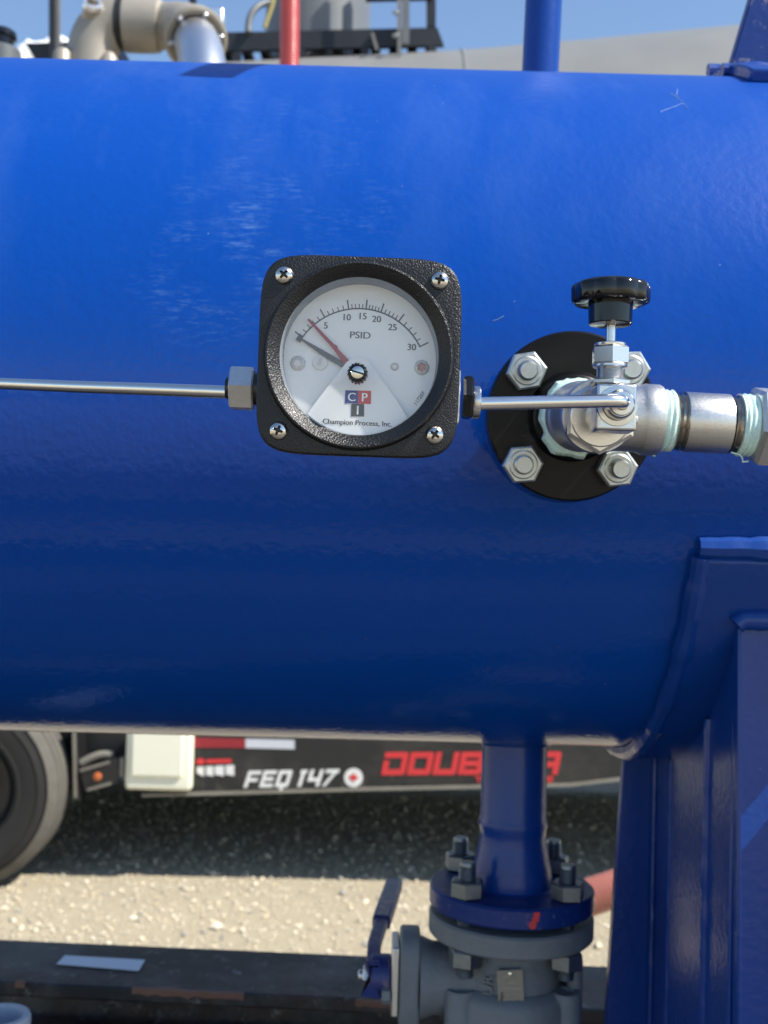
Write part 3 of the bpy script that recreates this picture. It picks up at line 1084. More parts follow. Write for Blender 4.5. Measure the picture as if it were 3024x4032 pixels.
# vent pipe plus an unseen gooseneck, added so its end shadows the shell
vb = at(2124, 275, 0.0)
vx = vb.x
m = MB()
GZ = 2.516
vp = [(vx, 0, 2.19), (vx + .004, 0, 2.35), (vx + .006, 0, GZ - 0.06)] + bez((vx + .006, 0, GZ - .06), (vx + .006, 0, GZ - .015), (vx + .006, -.015, GZ), (vx + .006, -.06, GZ), 10)[1:] + [(vx + .006, -.25, GZ - .012), (vx + .006, -.288, GZ - .018)]
m.tube(vp, 0.0173, 32)
vent = obj('vent_pipe', m, 'blue_part', bv)
m = MB()
cp = [(vx + (0.0185 + 0.0015 * math.sin(5 * a)) * math.cos(a), 0.0185 * math.sin(a), math.sqrt(VR ** 2 - (0.0185 * math.sin(a)) ** 2) + VA + 0.001) for a in [2 * math.pi * k / 40 for k in range(41)]]
m.tube(cp, bumpy(cp, 0.0042, .3, 2.0), 10)
obj('weld_bead', m, 'blue_part', vent)
# lifting lug at the right, out of the top of the view
lb0, lb1 = at(2840, 262, -0.02), at(2915, -40, -0.02)
m = MB()
m.prism([(lb0.x, -0.02, lb0.z - .03), (lb1.x + .05, -0.02, lb1.z + .14), (lb1.x + .22, -0.02, lb1.z + .14), (lb0.x + .30, -0.02, lb0.z - .03)], (0, 0.016, 0))
lug = obj('lifting_lug', m, 'blue_worn', bv, bevel=0.0015)
pad_l = at(2740, 285, -0.02)
m = MB()
A = [(-0.30, 0), (-0.20, 0)]
lp = []
for k in range(25):
    a = R_(58 + 64 * k / 24)
    lp.append(((VR + .010) * math.cos(a), (VR + .010) * math.sin(a)))
poly0 = [Vector((pad_l.x + .006, -y, VA + z)) for y, z in lp]
poly1 = [Vector((pad_l.x + .006, -y * (VR - .001) / (VR + .01), VA + z * (VR - .001) / (VR + .01))) for y, z in reversed(lp)]
m.prism(poly0 + poly1, (0.36, 0, 0))
obj('lug_pad', m, 'blue_part', lug, bevel=0.002)
m = MB()
wp = [Vector((pad_l.x + .010 + .012 * k, -0.024, lb0.z - .006 + .002 * noise.noise(Vector((k * .4, 1, 0))))) for k in range(28)]
m.tube(wp, bumpy(wp, 0.0065, .35, 4.0), 10)
wp = [Vector((pad_l.x + .001 + .010 * k, -0.100 + .001 * noise.noise(Vector((k * .4, 9, 0))), VA + math.sqrt(.303 ** 2 - .1 ** 2) + .002)) for k in range(30)]
obj('weld_bead', m, 'blue_part', lug)
m = MB()
m.tube(wp, bumpy(wp, 0.007, .3, 7.0), 10)
obj('weld_bead', m, 'blue_part', lug)
# front nozzle neck behind the black flange
FC = at(2255, 1640, -0.373)
FY = -0.373
m = MB()
m.lathe([(0.030, -0.285), (0.030, -0.325), (0.0505, -0.340), (0.0515, -0.342), (0.0515, -0.355), (0.0505, -0.357), (0.02, -0.357)], 'y', 64, Matrix.Translation((FC.x, 0, FC.z)))
obj('front_nozzle', m, 'blue_part', bv)
# drain pipe
DX = 0.1267
zf = 1.467
m = MB()
m.lathe([(0.0302, 1.64), (0.0302, 1.530), (0.0312, 1.527), (0.0318, 1.522), (0.0305, 1.518), (0.0302, 1.512), (0.0315, 1.503), (0.0368, 1.478), (0.0372, zf + .001), (0.040, zf)], 'z', 56, Matrix.Translation((DX, 0, 0)))
dp = obj('drain_pipe', m, 'blue_part', bv)
m = MB()
m.lathe([(0.038, zf), (0.0735, zf), (0.0755, zf - .002), (0.0755, zf - .016), (0.074, zf - .018), (0.045, zf - .018), (0.045, zf - .0215), (0.02, zf - .0215)], 'z', 72, Matrix.Translation((DX, 0, 0)))
dfl = obj('drain_flange', m, 'blue_worn', dp)
m = MB()
for (xa_, xb_, za_, zb_) in ((.0105, .0160, .0018, .0060), (.0092, .0152, .0058, .0100), (.0068, .0132, .0096, .0138), (.0076, .0124, .0136, .0158)):
    L_ = []
    for zz_ in (zf - za_, zf - zb_):
        L_.append([Vector((DX + x_, -math.sqrt(.0758 ** 2 - x_ * x_) - (.0002 if xa_ < .008 else 0), zz_)) for x_ in (xa_, (xa_ + xb_) / 2, xb_)])
    m.loops(L_, close=False)
obj('red_paint_mark', m, 'decal_red', dfl, smooth=0)
m = MB()
wp = []
for k in range(61):
    a = 2 * math.pi * k / 60
    y = 0.032 * math.sin(a)
    wp.append(Vector((DX + .032 * math.cos(a), y, VA - math.sqrt((VR + .001) ** 2 - y * y))))
m.tube(wp, bumpy(wp, 0.0030, .3, 1.0), 8)
obj('weld_bead', m, 'blue_part', dp)
# saddle: wrapper pad, ribs and post
SX = 0.2205
PR = VR + 0.0095
m = MB()
outer, inner = [], []
a0, a1 = R_(-24.2), R_(-156)
for k in range(61):
    a = a0 + (a1 - a0) * k / 60
    outer.append(Vector((SX, -PR * math.cos(a), VA + PR * math.sin(a))))
    inner.append(Vector((SX, -(VR - .002) * math.cos(a), VA + (VR - .002) * math.sin(a))))
m.prism(outer + inner[::-1], (0.40, 0, 0))
pad = obj('saddle_pad', m, 'blue_part', bv, bevel=0.003, bseg=3)
m = MB()
wp = [Vector((SX - .0015, -(VR + .0035) * math.cos(a), VA + (VR + .0035) * math.sin(a))) for a in [a0 + (a1 - a0) * k / 90 for k in range(91)]]
m.tube(wp, bumpy(wp, 0.0078, .22, 11.0), 10)
obj('weld_bead', m, 'blue_part', pad)
m = MB()
wp = [Vector((SX - .004 + .41 * k / 60, -(VR + .003) * math.cos(a0 + .004), VA + (VR + .003) * math.sin(a0 + .004) + .004 + .0012 * noise.noise(Vector((k * .35, 5, 2))))) for k in range(61)]
m.tube(wp, bumpy(wp, 0.0088, .25, 15.0), 10)
obj('weld_bead', m, 'blue_part', pad)
ZB = 1.05
# rear plate, seen square on under the shell
RYp = 0.0
m = MB()
t0, t1 = at(2458, 2960, RYp), at(2385, 4032, RYp)
bt = t0 + (t1 - t0) * ((ZB - t0.z) / (t1.z - t0.z))
t0 = t0 + (t1 - t0) * ((1.66 - t0.z) / (t1.z - t0.z))
m.prism([t0, (0.60, RYp, 1.66), (0.60, RYp, ZB), bt], (0, 0.012, 0))
obj('rear_plate', m, 'blue_part', bv, bevel=0.001)


WX = 0.2570
m = MB()
m.prism([(WX, y_, VA - math.sqrt((PR - .004) ** 2 - y_ * y_)) for y_ in [-.2445 + (RYp - .0005 + .2445) * k / 16 for k in range(17)]] + [(WX, RYp - .0005, ZB), (WX, -.2445, ZB)], (.012, 0, 0))
web = obj('saddle_web', m, 'blue_part', bv, bevel=0.001)
for (x_, y0_, y1_) in ((WX - .0045, -.2345, -.075),):
    m = MB()
    m.prism([(x_, y_, VA - math.sqrt((PR - .004) ** 2 - y_ * y_)) for y_ in [y0_ - .01 + (y1_ - y0_ + .01) * k / 12 for k in range(13)]] + [(x_, y1_, ZB), (x_, y0_ - .01, ZB)], (WX - .0003 - x_, 0, 0))
    obj('doubler_plate', m, 'blue_part', web, bevel=0.0015)
for (x_, y_, r__, sd) in ((WX - .0042, -.075, .0022, 3.0), (WX - .0046, -.186, .0034, 8.0), (WX - .001, RYp - .004, .003, 5.0)):
    m = MB()
    wp = [Vector((x_ + .0004 * noise.noise(Vector((k * .4, sd, 0))), y_ + .0012 * noise.noise(Vector((k * .3, sd, 4))), (1.898 - math.sqrt(PR ** 2 - y_ * y_)) - (1.60 - ZB) * k / 90)) for k in range(91)]
    m.tube(wp, bumpy(wp, r__, .3, sd), 8)
    obj('weld_bead', m, 'blue_part', web)
pT, pB = at(2906, 2455, -.259), at(2918, 4032, -.259)
m = MB()
m.prism([(pT.x, -.259, pT.z), (pT.x + .16, -.259, pT.z), (pT.x + .16, -.259, ZB), (pB.x + (pB.x - pT.x) * .6, -.259, ZB)], (0, 0.014, 0))
fp = obj('front_post', m, 'blue_part', bv, bevel=0.0025, bseg=3)
m = MB()
wp = [Vector((pT.x - .002 + .17 * k / 40, -.2605 + .001 * noise.noise(Vector((k * .5, 2, 2))), pT.z + .003 - .004 * (1 if k in (0, 40) else 0))) for k in range(41)]
m.tube(wp, bumpy(wp, 0.0080, .25, 21.0), 12)
obj('weld_bead', m, 'blue_part', fp)

# unseen bars added to shade the post; their gap leaves a lit band
XS_ = 0.305
zA_, zB_ = at(2906, 3180, -.259).z + (XS_ - pT.x) / .8, at(2906, 3385, -.259).z + (XS_ - pT.x) / .8
for (z0_, z1_) in ((zA_, 1.80), (ZB, zB_)):
    m = MB()
    m.box((XS_, -.288, z0_), (XS_ + .010, -.2595, z1_))
    obj('post_shade_bar', m, 'blue_part', fp, bevel=0.001)

# ================================================================== DRAIN VALVE
dv = thing('drain_valve', 'grey cast lever valve bolted under the blue drain flange', 'valve', (DX, 0, 1.2))
T0 = Matrix.Translation((DX, 0, 0))
zg = zf - .0245
m = MB()
m.lathe([(0.02, zg + .003), (0.046, zg + .003), (0.046, zg), (0.0735, zg), (0.0755, zg - .002), (0.0755, zg - .0175), (0.0735, zg - .0195), (0.046, zg - .0198)], 'z', 72, T0)
obj('flange', m, 'valve_grey', dv)
m = MB()
m.lathe([(0.048, zg - .0196), (0.043, zg - .024), (0.0435, zg - .034), (0.046, zg - .045), (0.0475, zg - .095), (0.050, zg - .20)], 'z', 64, T0)
body = obj('body', m, 'valve_grey', dv)
# lower body block with bolt pockets
zl = at(1950, 3972, -.058).z
m = MB()
m.lathe([(0.0475, zl + .006), (0.055, zl + .003), (0.0585, zl - .002), (0.0595, zl - .008), (0.0595, zl - .20)], 'z', 64, T0, False, True)
lower = obj('lower_body', m, 'valve_grey', dv)
for sxn in (-1, 1):
    m = MB()
    m.lathe([(0.014, zl - .11), (0.014, zl + .0035), (0.0125, zl + .006), (0.0092, zl + .006), (0.0085, zl + .003), (0.001, zl + .003)], 'z', 24, Matrix.Translation((DX + sxn * .047, -.030, 0)))
    obj('bolt_boss', m, 'valve_grey', lower)
m = MB()
m.box((DX + .050, -.025, zl - .12), (DX + .064, .03, zl + .035))
obj('side_pad', m, 'valve_grey', lower, bevel=0.006, bseg=3)
# side bonnet towards the lever
zs = at(1600, 3845, 0).z
TX = Matrix.Translation((DX, 0, zs))
m = MB()
xfl0, xfl1 = at(1572, 3850, 0).x - DX, at(1650, 3850, 0).x - DX
m.lathe([(0.033, -.03), (0.032, xfl1 + .012), (0.036, xfl1 + .002), (0.036, xfl1)], 'x', 48, TX)
obj('bonnet_neck', m, 'valve_grey', dv)
m = MB()
lp = []
for k in range(48):
    a = 2 * math.pi * k / 48
    c_, s_ = math.cos(a), math.sin(a)
    e = 2 / 3.2
    lp.append(((abs(c_) ** e) * (1 if c_ > 0 else -1) * .031, (abs(s_) ** e) * (1 if s_ > 0 else -1) * .045))
m.prism([(DX + xfl0, y, zs + z - .001) for y, z in lp], (xfl1 - xfl0, 0, 0))
obj('bonnet_plate', m, 'valve_grey', dv, bevel=0.003, bseg=3)
m = MB()
m.box((DX + xfl0 - .0075, -.024, zs - .028), (DX + xfl0 - .0005, .022, zs + .034))
obj('stop_plate', m, 'hex_steel', dv, bevel=0.0015)
m = MB()
m.hexa(.013, DX + xfl0 - .016, DX + xfl0 - .008, 'x', .2, Matrix.Translation((0, -.020, zs - .010)), ch=.001)
obj('bolt_head', m, 'valve_grey', dv)
m = MB()
m.lathe([(0.0180, xfl0 - .0265), (0.0195, xfl0 - .025), (0.0195, xfl0 - .009), (0.018, xfl0 - .008)], 'x', 40, TX, True, True)
obj('lever_hub', m, 'worn_purple_paint', dv)
m = MB()
m.hexa(.016, DX + xfl0 - .0335, DX + xfl0 - .0265, 'x', .1, Matrix.Translation((0, 0, zs)), ch=.001)
m.lathe([(0.005, xfl0 - .0335), (0.005, xfl0 - .037), (0.004, xfl0 - .038)], 'x', 16, TX, False, True)
obj('hub_nut', m, 'hex_steel', dv)
# lever: bent strap reaching away behind the hub
m = MB()
L0, L1, L2, L3 = at(1470, 3805, -.012), at(1474, 3720, .03), at(1512, 3600, .13), at(1552, 3482, .25)


def strap(m, pts, w, th):
    ls = []
    for i, p in enumerate(pts):
        tg = (pts[min(i + 1, len(pts) - 1)] - pts[max(i - 1, 0)]).normalized()
        up = Vector((0, 0, 1)) if abs(tg.z) < .95 else Vector((0, 1, 0))
        s_ = tg.cross(up).normalized()
        n_ = s_.cross(tg)
        ww = w[i] if isinstance(w, (list, tuple)) else w
        ls.append([p + s_ * ww / 2 + n_ * th / 2, p - s_ * ww / 2 + n_ * th / 2, p - s_ * ww / 2 - n_ * th / 2, p + s_ * ww / 2 - n_ * th / 2])
    m.loops(ls, True, True, True)


hubtop = Vector((DX + xfl0 - .03, -.012, zs + .018))
strap(m, [Vector((DX + xfl0 - .026, -.019, zs - .010)), L0, L1, L2, L2.lerp(L3, .15)], [.011, .013, .013, .014, .014], .009)
lev = obj('lever', m, 'worn_purple_paint', dv, smooth=30, bevel=0.002)
m = MB()
strap(m, [L2.lerp(L3, -.25), L2.lerp(L3, .3), L3], [.0185, .019, .019], .014)
obj('lever_grip', m, 'worn_purple_paint', lev, smooth=30, bevel=0.003)
# name plate
m = MB()
cpl = []
for (px, py) in ((1953, 3813), (2055, 3808), (2064, 3958), (1960, 3962)):
    p = at(px, py, -.045)
    a = math.asin(max(-1, min(1, (p.x - DX) / .0505)))
    cpl.append(p)
m.prism([Vector((p.x, -.0505, p.z)) for p in cpl], (0, 0.0012, 0))
npl = obj('name_plate', m, 'brass_plate', dv, bevel=0.0003)
m = MB()
cx_ = sum((p.x for p in cpl)) / 4
cz_ = sum((p.z for p in cpl)) / 4
m.box((cx_ - .009, -.0497, cz_ - .015), (cx_ + .009, -.040, cz_ + .015))
obj('plate_seat', m, 'valve_grey', dv)
for f in (.90, .08):
    c = (cpl[0] + cpl[1]) / 2 * f + (cpl[2] + cpl[3]) / 2 * (1 - f)
    m = MB()
    m.lathe([(0.0024, 0), (0.0020, -.0012), (0.0008, -.0016)], 'y', 16, Matrix.Translation((c.x, -.0508, c.z)), False, True)
    obj('rivet', m, 'screw_steel', npl)
MR = Matrix.Rotation(R_(-90), 4, 'Y')
obj('plate_lettering', text_mb('KURBA', Matrix.Translation((cx_ - .0075, -.0509, cz_ - .0085)) @ MR, height=.0028), 'print_black', npl, smooth=0)
for k in range(5):
    m = MB()
    zz = cz_ + .010 - k * .0052
    m.box((cx_ - .0065 + .004 * (k % 2), -.0508, zz), (cx_ - .002 + .0055 * (k % 3), -.0504, zz + .0022))
    obj('stamped_field', m, 'cast_beige', npl)
obj('cast_lettering', text_mb('KUR', Matrix.Translation((DX - .024, -.0425, cz_ - .004)) @ Matrix.Rotation(R_(-29), 4, 'Z') @ MR, height=.0095, bold=.01, extrude=.06), 'valve_grey', dv)
# studs and nuts
for (sxn, syn, rz) in ((-1, -1, .35), (1, -1, .12), (-1, 1, .6), (1, 1, .2)):
    bx_, by_ = DX + sxn * .0445, syn * .0427
    st = thing('stud_bolt', '', 'stud bolt', (bx_, by_, zf))
    where = {(-1, -1): 'front left', (1, -1): 'front right', (-1, 1): 'rear left', (1, 1): 'rear right'}[(sxn, syn)]
    st['label'] = 'dark stud bolt with nuts at the %s of the blue drain flange' % where
    st['group'] = 'stud bolts through the drain flange'
    Ts = Matrix.Translation((bx_, by_, 0))
    m = MB()
    prf = [(0.0072, zg - .045)]
    z = zg - .044
    while z < zf + .027:
        prf += [(0.0078, z), (0.0071, z + .0009)]
        z += .0018
    prf += [(0.0072, zf + .029), (0.0064, zf + .031)]
    m.lathe(prf, 'z', 20, Ts, True, True)
    obj('stud', m, 'bolt_dark', st)
    m = MB()
    m.hexa(.0265, zf + .0003, zf + .0155, 'z', rz, Ts, ch=.0016)
    obj('nut', m, 'bolt_dark', st)
    m = MB()
    m.hexa(.0265, zg - .0355, zg - .0200, 'z', rz + .4, Ts, ch=.0016)
    obj('nut', m, 'bolt_dark', st)

# ================================================================== BLACK FLANGE
bf = thing('pipe_flange', 'round black steel flange with four nuts on the front of the vessel', 'flange', (FC.x, FY, FC.z))
NZ = Matrix.Translation(FC) @ Matrix.Rotation(R_(6.2), 4, 'X') @ Matrix.Translation(-FC)
TF = NZ @ Matrix.Translation((FC.x, 0, FC.z))
m = MB()
m.lathe([(0.022, FY + .0145), (0.0500, FY + .0145), (0.0515, FY + .013), (0.0515, FY + .0015), (0.0503, FY), (0.0275, FY), (0.0262, FY - .002), (0.0250, FY - .009), (0.0238, FY - .010), (0.017, FY - .010), (0.016, FY - .006)], 'y', 96, TF)
obj('disc', m, 'flange_black', bf, smooth=25)
for i, (px, py, rz, prot) in enumerate(((2073, 1454, .18, .008), (2063, 1821, .10, .005), (2438, 1836, .14, .010), (2478, 1450, .05, .008))):
    c = at(px, py, FY - .011)
    Tn = NZ @ Matrix.Translation((c.x, 0, c.z))
    m = MB()
    m.hexa(.0212, FY - .0118, FY - .0004, 'y', rz, Tn, ch=.0012)
    nt = obj('nut', m, 'galvanised', bf, smooth=20)
    m = MB()
    m.lathe([(0.0058, FY - .0112), (0.0058, FY - .0118 - prot * .8), (0.0048, FY - .0118 - prot)], 'y', 28, Tn, False, True)
    obj('bolt_end', m, 'galvanised', nt)
    m = MB()
    m.lathe([(0.0088, FY - .0118), (0.0080, FY - .0126), (0.0060, FY - .0126)], 'y', 28, Tn)
    obj('chamfer_ring', m, 'galvanised', nt)

# ================================================================== TEE, TAPE, NIPPLE, UNION
AX, AZ_ = FC.x, FC.z
AY = -.423
te = thing('pipe_tee', 'rough cast stainless tee screwed into the black flange', 'pipe tee', (AX, AY, AZ_))
TA = NZ @ Matrix.Translation((AX, 0, AZ_))
m = MB()
m.lathe([(0.0168, -.398), (0.0200, -.399), (0.0206, -.401), (0.0206, -.407), (0.0194, -.409), (0.0186, -.411), (0.0186, -.442), (0.0194, -.445), (0.0200, -.447), (0.0200, -.4565), (0.0192, -.458), (0.012, -.458)], 'y', 64, TA)
obj('run', m, 'cast_stainless', te, smooth=40)
TB = NZ @ Matrix.Translation((AX, AY, AZ_)) @ Matrix.Rotation(R_(1.7), 4, 'Y')
m = MB()
m.lathe([(0.0186, 0), (0.0186, .0275), (0.0193, .0295), (0.0200, .031), (0.0200, .039), (0.0192, .0405), (0.014, .0405)], 'x', 64, TB)
obj('branch', m, 'cast_stainless', te, smooth=40)
m = MB()
m.box((.010, -.0203, -.003), (.0245, -.017, .0015), TB)
obj('casting_rib', m, 'cast_stainless', te, bevel=.001)
m = MB()
pt = [(0.0166, -.3875)]
y = -.387
for k in range(10):
    pt += [(0.0178, y), (0.0166, y + .0011)]
    y += .0017
m.lathe(pt, 'y', 48, TA)
# squeezed tape lip, uneven
loops = []
for (r, yy, am) in ((.0165, -.3835, 0), (.0218, -.3845, .0024), (.0224, -.3890, .0028), (.0212, -.3935, .0022), (.0170, -.3970, 0)):
    L = []
    for k in range(64):
        a = 2 * math.pi * k / 64
        rr = r + am * (noise.noise(Vector((math.cos(a) * 1.8, math.sin(a) * 1.8, 2.0))) + .5 * noise.noise(Vector((math.cos(a) * 5, math.sin(a) * 5, 7.0))))
        if am and math.sin(a) < -.5 and math.cos(a) < .2:
            rr += am * .8
        L.append(NZ @ Vector((AX + rr * math.cos(a), yy, AZ_ + rr * math.sin(a))))
    loops.append(L)
m.loops(loops, True)
obj('thread_tape', m, 'thread_tape', te)

nip = thing('pipe_nipple', 'short satin steel pipe nipple wrapped with pale green thread tape', 'pipe nipple', (TB @ Vector((.09, 0, 0)))[:])


def threads(x0, x1, r, d, pitch):
    out = []
    x = x0
    while x < x1:
        out += [(r - d, x), (r, x + pitch * .5)]
        x += pitch
    return out


xn = [0.0405, 0.0478, 0.0540, 0.0788, 0.0838, 0.0920]
m = MB()
m.lathe([(0.0166, xn[2]), (0.0168, xn[2] + .0006), (0.0168, xn[3] - .0006), (0.0166, xn[3])], 'x', 64, TB)
obj('barrel', m, 'nipple_steel', nip)
m = MB()
m.lathe(threads(xn[1] - .001, xn[2], .0166, .0013, .0031), 'x', 64, TB)
obj('thread', m, 'thread_steel', nip, smooth=25)
m = MB()
m.lathe(threads(xn[3], xn[4] + .001, .0165, .0013, .0031), 'x', 64, TB)
obj('thread', m, 'thread_steel', nip, smooth=25)
for (x0, x1) in ((xn[0] - .003, xn[1]), (xn[4], xn[5] + .006)):
    m = MB()
    loops = []
    nseg = 22
    for k in range(nseg + 1):
        x = x0 + (x1 - x0) * k / nseg
        L = []
        for q in range(56):
            a = 2 * math.pi * q / 56
            r = .0172 + .00045 * math.sin(2 * math.pi * (x / .0029) + a) + .0005 * noise.noise(Vector((x * 300, math.cos(a) * 2, math.sin(a) * 2)))
            if k in (0, nseg):
                r = .0155
            L.append((x, r * math.cos(a), r * math.sin(a)))
        loops.append(L)
    m.loops(loops, True, M=TB)
    tp = obj('thread_tape', m, 'thread_tape', nip)
m = MB()
m.tube([TB @ Vector(p) for p in ((xn[3] + .001, -.0085, -.0155), (xn[3] + .006, -.008, -.0165), (xn[3] + .008, -.007, -.0185), (xn[3] + .0085, -.006, -.0205), (xn[3] + .012, -.005, -.0200))], .00045, 8)
obj('tape_shred', m, 'thread_tape', tp)
m = MB()
m.tube([TB @ Vector(p) for p in ((.0385, -.004, -.0180), (.0375, -.003, -.0195), (.039, -.003, -.0200))], .0005, 8)
obj('tape_shred', m, 'thread_tape', tp)

un = thing('pipe_union', 'steel hexagon union with black stamped letters at the right edge', 'pipe union', (TB @ Vector((.14, 0, 0)))[:])
m = MB()
m.hexa(.0405, .0930, .150, 'x', R_(8), TB, ch=.0022)
hx = obj('hexagon', m, 'hex_steel', un, smooth=20)
m = MB()
m.lathe([(0.0165, .150), (0.0165, .36)], 'x', 40, TB)
obj('pipe_run', m, 'nipple_steel', un)
th_ = R_(8)
# facet facing the camera: outward direction near -y
rin = .0405 / 2 + .00015
for (fa, body, hgt, xx, tt_) in ((R_(8 + 150 + 30), 'L40', .0058, .0990, 0.0), (R_(8 + 210 + 30), '304', .0032, .0970, 0.0)):
    # TB local: facet normal (0, cos fa, sin fa)
    nrm = Vector((0, math.cos(fa), math.sin(fa)))
    upv = Vector((0, -nrm.z, nrm.y))
    if upv.z < 0:
        upv = -upv
    F4 = Matrix.Identity(4)
    for i in range(3):
        F4[i][0], F4[i][1], F4[i][2] = (1, 0, 0)[i], -nrm[i], upv[i]
        F4[i][3] = (Vector((xx, 0, 0)) + nrm * rin)[i]
    obj('lettering', text_mb(body, TB @ F4 @ Matrix.Rotation(R_(-90), 4, 'Y'), height=hgt), 'print_black', hx, smooth=0)

# ================================================================== NEEDLE VALVE
nv = thing('needle_valve', 'small stainless needle valve with black round hand knob', 'valve', (AX, -.48, AZ_))
hbush = MB()
hbush.hexa(.0350, -.4655, -.4585, 'y', R_(30), TA, ch=.0012)
hb_ = obj('hex_bushing', hbush, 'stainless', nv, smooth=20)
m = MB()
m.lathe([(0.0162, -.4655), (0.0155, -.4662), (0.0085, -.4662), (0.0075, -.472), (0.0072, -.480)], 'y', 48, TA)
obj('bushing_face', m, 'stainless', hb_)
NVY = -.491
NVX, NVZ = at(2414, 1612, NVY).x, at(2414, 1612, NVY).z
m = MB()
m.box((NVX - .0100, NVY - .0095, NVZ - .0115), (NVX + .0100, NVY + .0095, NVZ + .0118))
obj('block', m, 'stainless', nv, bevel=.0014, bseg=3)
m = MB()
m.lathe([(0.0103, -.4995), (0.0098, -.5015), (0.0075, -.5018)], 'y', 40, Matrix.Translation((NVX, 0, NVZ + .0005)))
obj('port_boss', m, 'stainless', nv)
m = MB()
m.lathe([(0.0072, -.5020), (0.0072, -.5090), (0.0062, -.5105), (0.005, -.5105)], 'y', 40, Matrix.Translation((NVX, 0, NVZ + .0005)))
cn = obj('compression_nut', m, 'stainless', nv, smooth=20)
m = MB()
m.lathe([(0.0060, -.5105), (0.0056, -.5122), (0.0034, -.5124)], 'y', 32, Matrix.Translation((NVX, 0, NVZ + .0005)))
obj('nut_face', m, 'stainless', cn)


def zpx(y):
    return at(2405, y, NVY).z


SXx = at(2402, 1450, NVY).x
TS = Matrix.Translation((SXx, NVY, 0))
m = MB()
m.hexa(.0178, zpx(1520) + .0002, zpx(1496), 'z', R_(30), TS, ch=.0007)
obj('jam_nut', m, 'stainless', nv, smooth=20)
m = MB()
m.lathe([(0.0066, zpx(1498))] + [(0.0068 - .0007 * (k % 2), zpx(1497) + k * .0005) for k in range(int((zpx(1449) - zpx(1497)) / .0005))] + [(0.0082, zpx(1448)), (0.0086, zpx(1446)), (0.0086, zpx(1439)), (0.007, zpx(1437))], 'z', 40, TS)
obj('threaded_bonnet', m, 'stainless', nv, smooth=25)
m = MB()
m.hexa(.0170, zpx(1439), zpx(1366), 'z', R_(26), TS, ch=.0009)
obj('packing_nut', m, 'stainless', nv, smooth=20)
m = MB()
m.lathe([(0.0078, zpx(1368)), (0.0080, zpx(1364)), (0.0080, zpx(1355)), (0.0074, zpx(1352)), (0.0026, zpx(1352))], 'z', 40, TS)
obj('collar', m, 'stainless', nv)
m = MB()
m.lathe([(0.0025, zpx(1360)), (0.0025, zpx(1260))], 'z', 24, TS)
obj('stem', m, 'stainless', nv)
TK = Matrix.Translation((at(2407, 1250, NVY).x, NVY, 0)) @ Matrix.Rotation(R_(0.6), 4, 'Y')
TK = Matrix.Translation((at(2404, 1200, NVY).x, NVY, 0))
m = MB()
m.lathe([(0.003, zpx(1282)), (0.0103, zpx(1279)), (0.0108, zpx(1275)), (0.0112, zpx(1190))], 'z', 48, TK)
kn = obj('knob_hub', m, 'black_gloss', nv)
m = MB()
loops = []
zt0, zt1 = zpx(1198), zpx(1118)
for (r, zz, am) in ((0.011, zt0 + .0004, 0), (0.0175, zt0, .5), (0.0192, zt0 + .0008, 1), (0.0197, zt0 + .0022, 1), (0.0199, zt1 - .0030, 1), (0.0194, zt1 - .0012, 1), (0.0182, zt1 - .0003, .8), (0.0165, zt1, .3), (0.0155, zt1 + .0006, 0), (0.006, zt1 + .0006, 0), (0.0005, zt1 + .0005, 0)):
    L = []
    for k in range(160):
        a = 2 * math.pi * k / 160
        fl = .5 + .5 * math.cos(10 * a + .4)
        d = .00115 * am * (1 - fl ** .5)
        L.append(((r - d) * math.cos(a), (r - d) * math.sin(a), zz))
    loops.append(L)
m.loops(loops, True, False, True, TK)
obj('hand_knob', m, 'black_gloss', kn, smooth=50)

# ================================================================== IMPULSE TUBES
GY = CAM.y + .505
TUY = -.523
m = MB()
pr_ = Vector((NVX, -.505, NVZ + .0005))
g0 = at(1880, 1590, TUY)
corner = Vector((NVX, TUY, NVZ + .0005))
path = [g0, g0.lerp(corner, .5), corner - (corner - g0).normalized() * .0095] + bez(corner - (corner - g0).normalized() * .0095, corner - (corner - g0).normalized() * .003, corner + Vector((0, .003, 0)), corner + Vector((0, .0095, 0)), 10)[1:] + [pr_]
m.tube(path, .00318, 28)
tag(obj('impulse_tube', m, 'tube_steel', smooth=60), 'short thin steel tube bending from the gauge into the needle valve', 'tube')
m = MB()
l0, l1 = at(905, 1544, TUY), at(-60, 1507, TUY + .07)
l2 = l1 + (l1 - l0) * 2.0
m.tube([l0, l0.lerp(l1, .3), l0.lerp(l1, .6) + Vector((0, 0, -.0002)), l1, l2], .00318, 28)
tag(obj('impulse_tube', m, 'tube_steel', smooth=60), 'long straight thin steel tube running left from the gauge', 'tube')

# ================================================================== GAUGE
GC = at(1414, 1401, GY)
ga = thing('pressure_gauge', 'square black differential pressure gauge with white round dial and red pointer', 'gauge', GC[:], (0, R_(0.62), 0))
GM = WM[ga.name]
GI = GM.inverted()


def gl_(px, py, h):
    return GI @ at(px, py, GY + h)


m = MB()
NL = 192
ol, an_ = [], []
for k in range(NL):
    a = 2 * math.pi * k / NL
    c_, s_ = math.cos(a), math.sin(a)
    e = 2 / 6.2
    x = .0455 * abs(c_) ** e * (1 if c_ >= 0 else -1)
    z = .0452 * abs(s_) ** e * (1 if s_ >= 0 else -1)
    ol.append((x, z))
    an_.append(math.atan2(z, x))
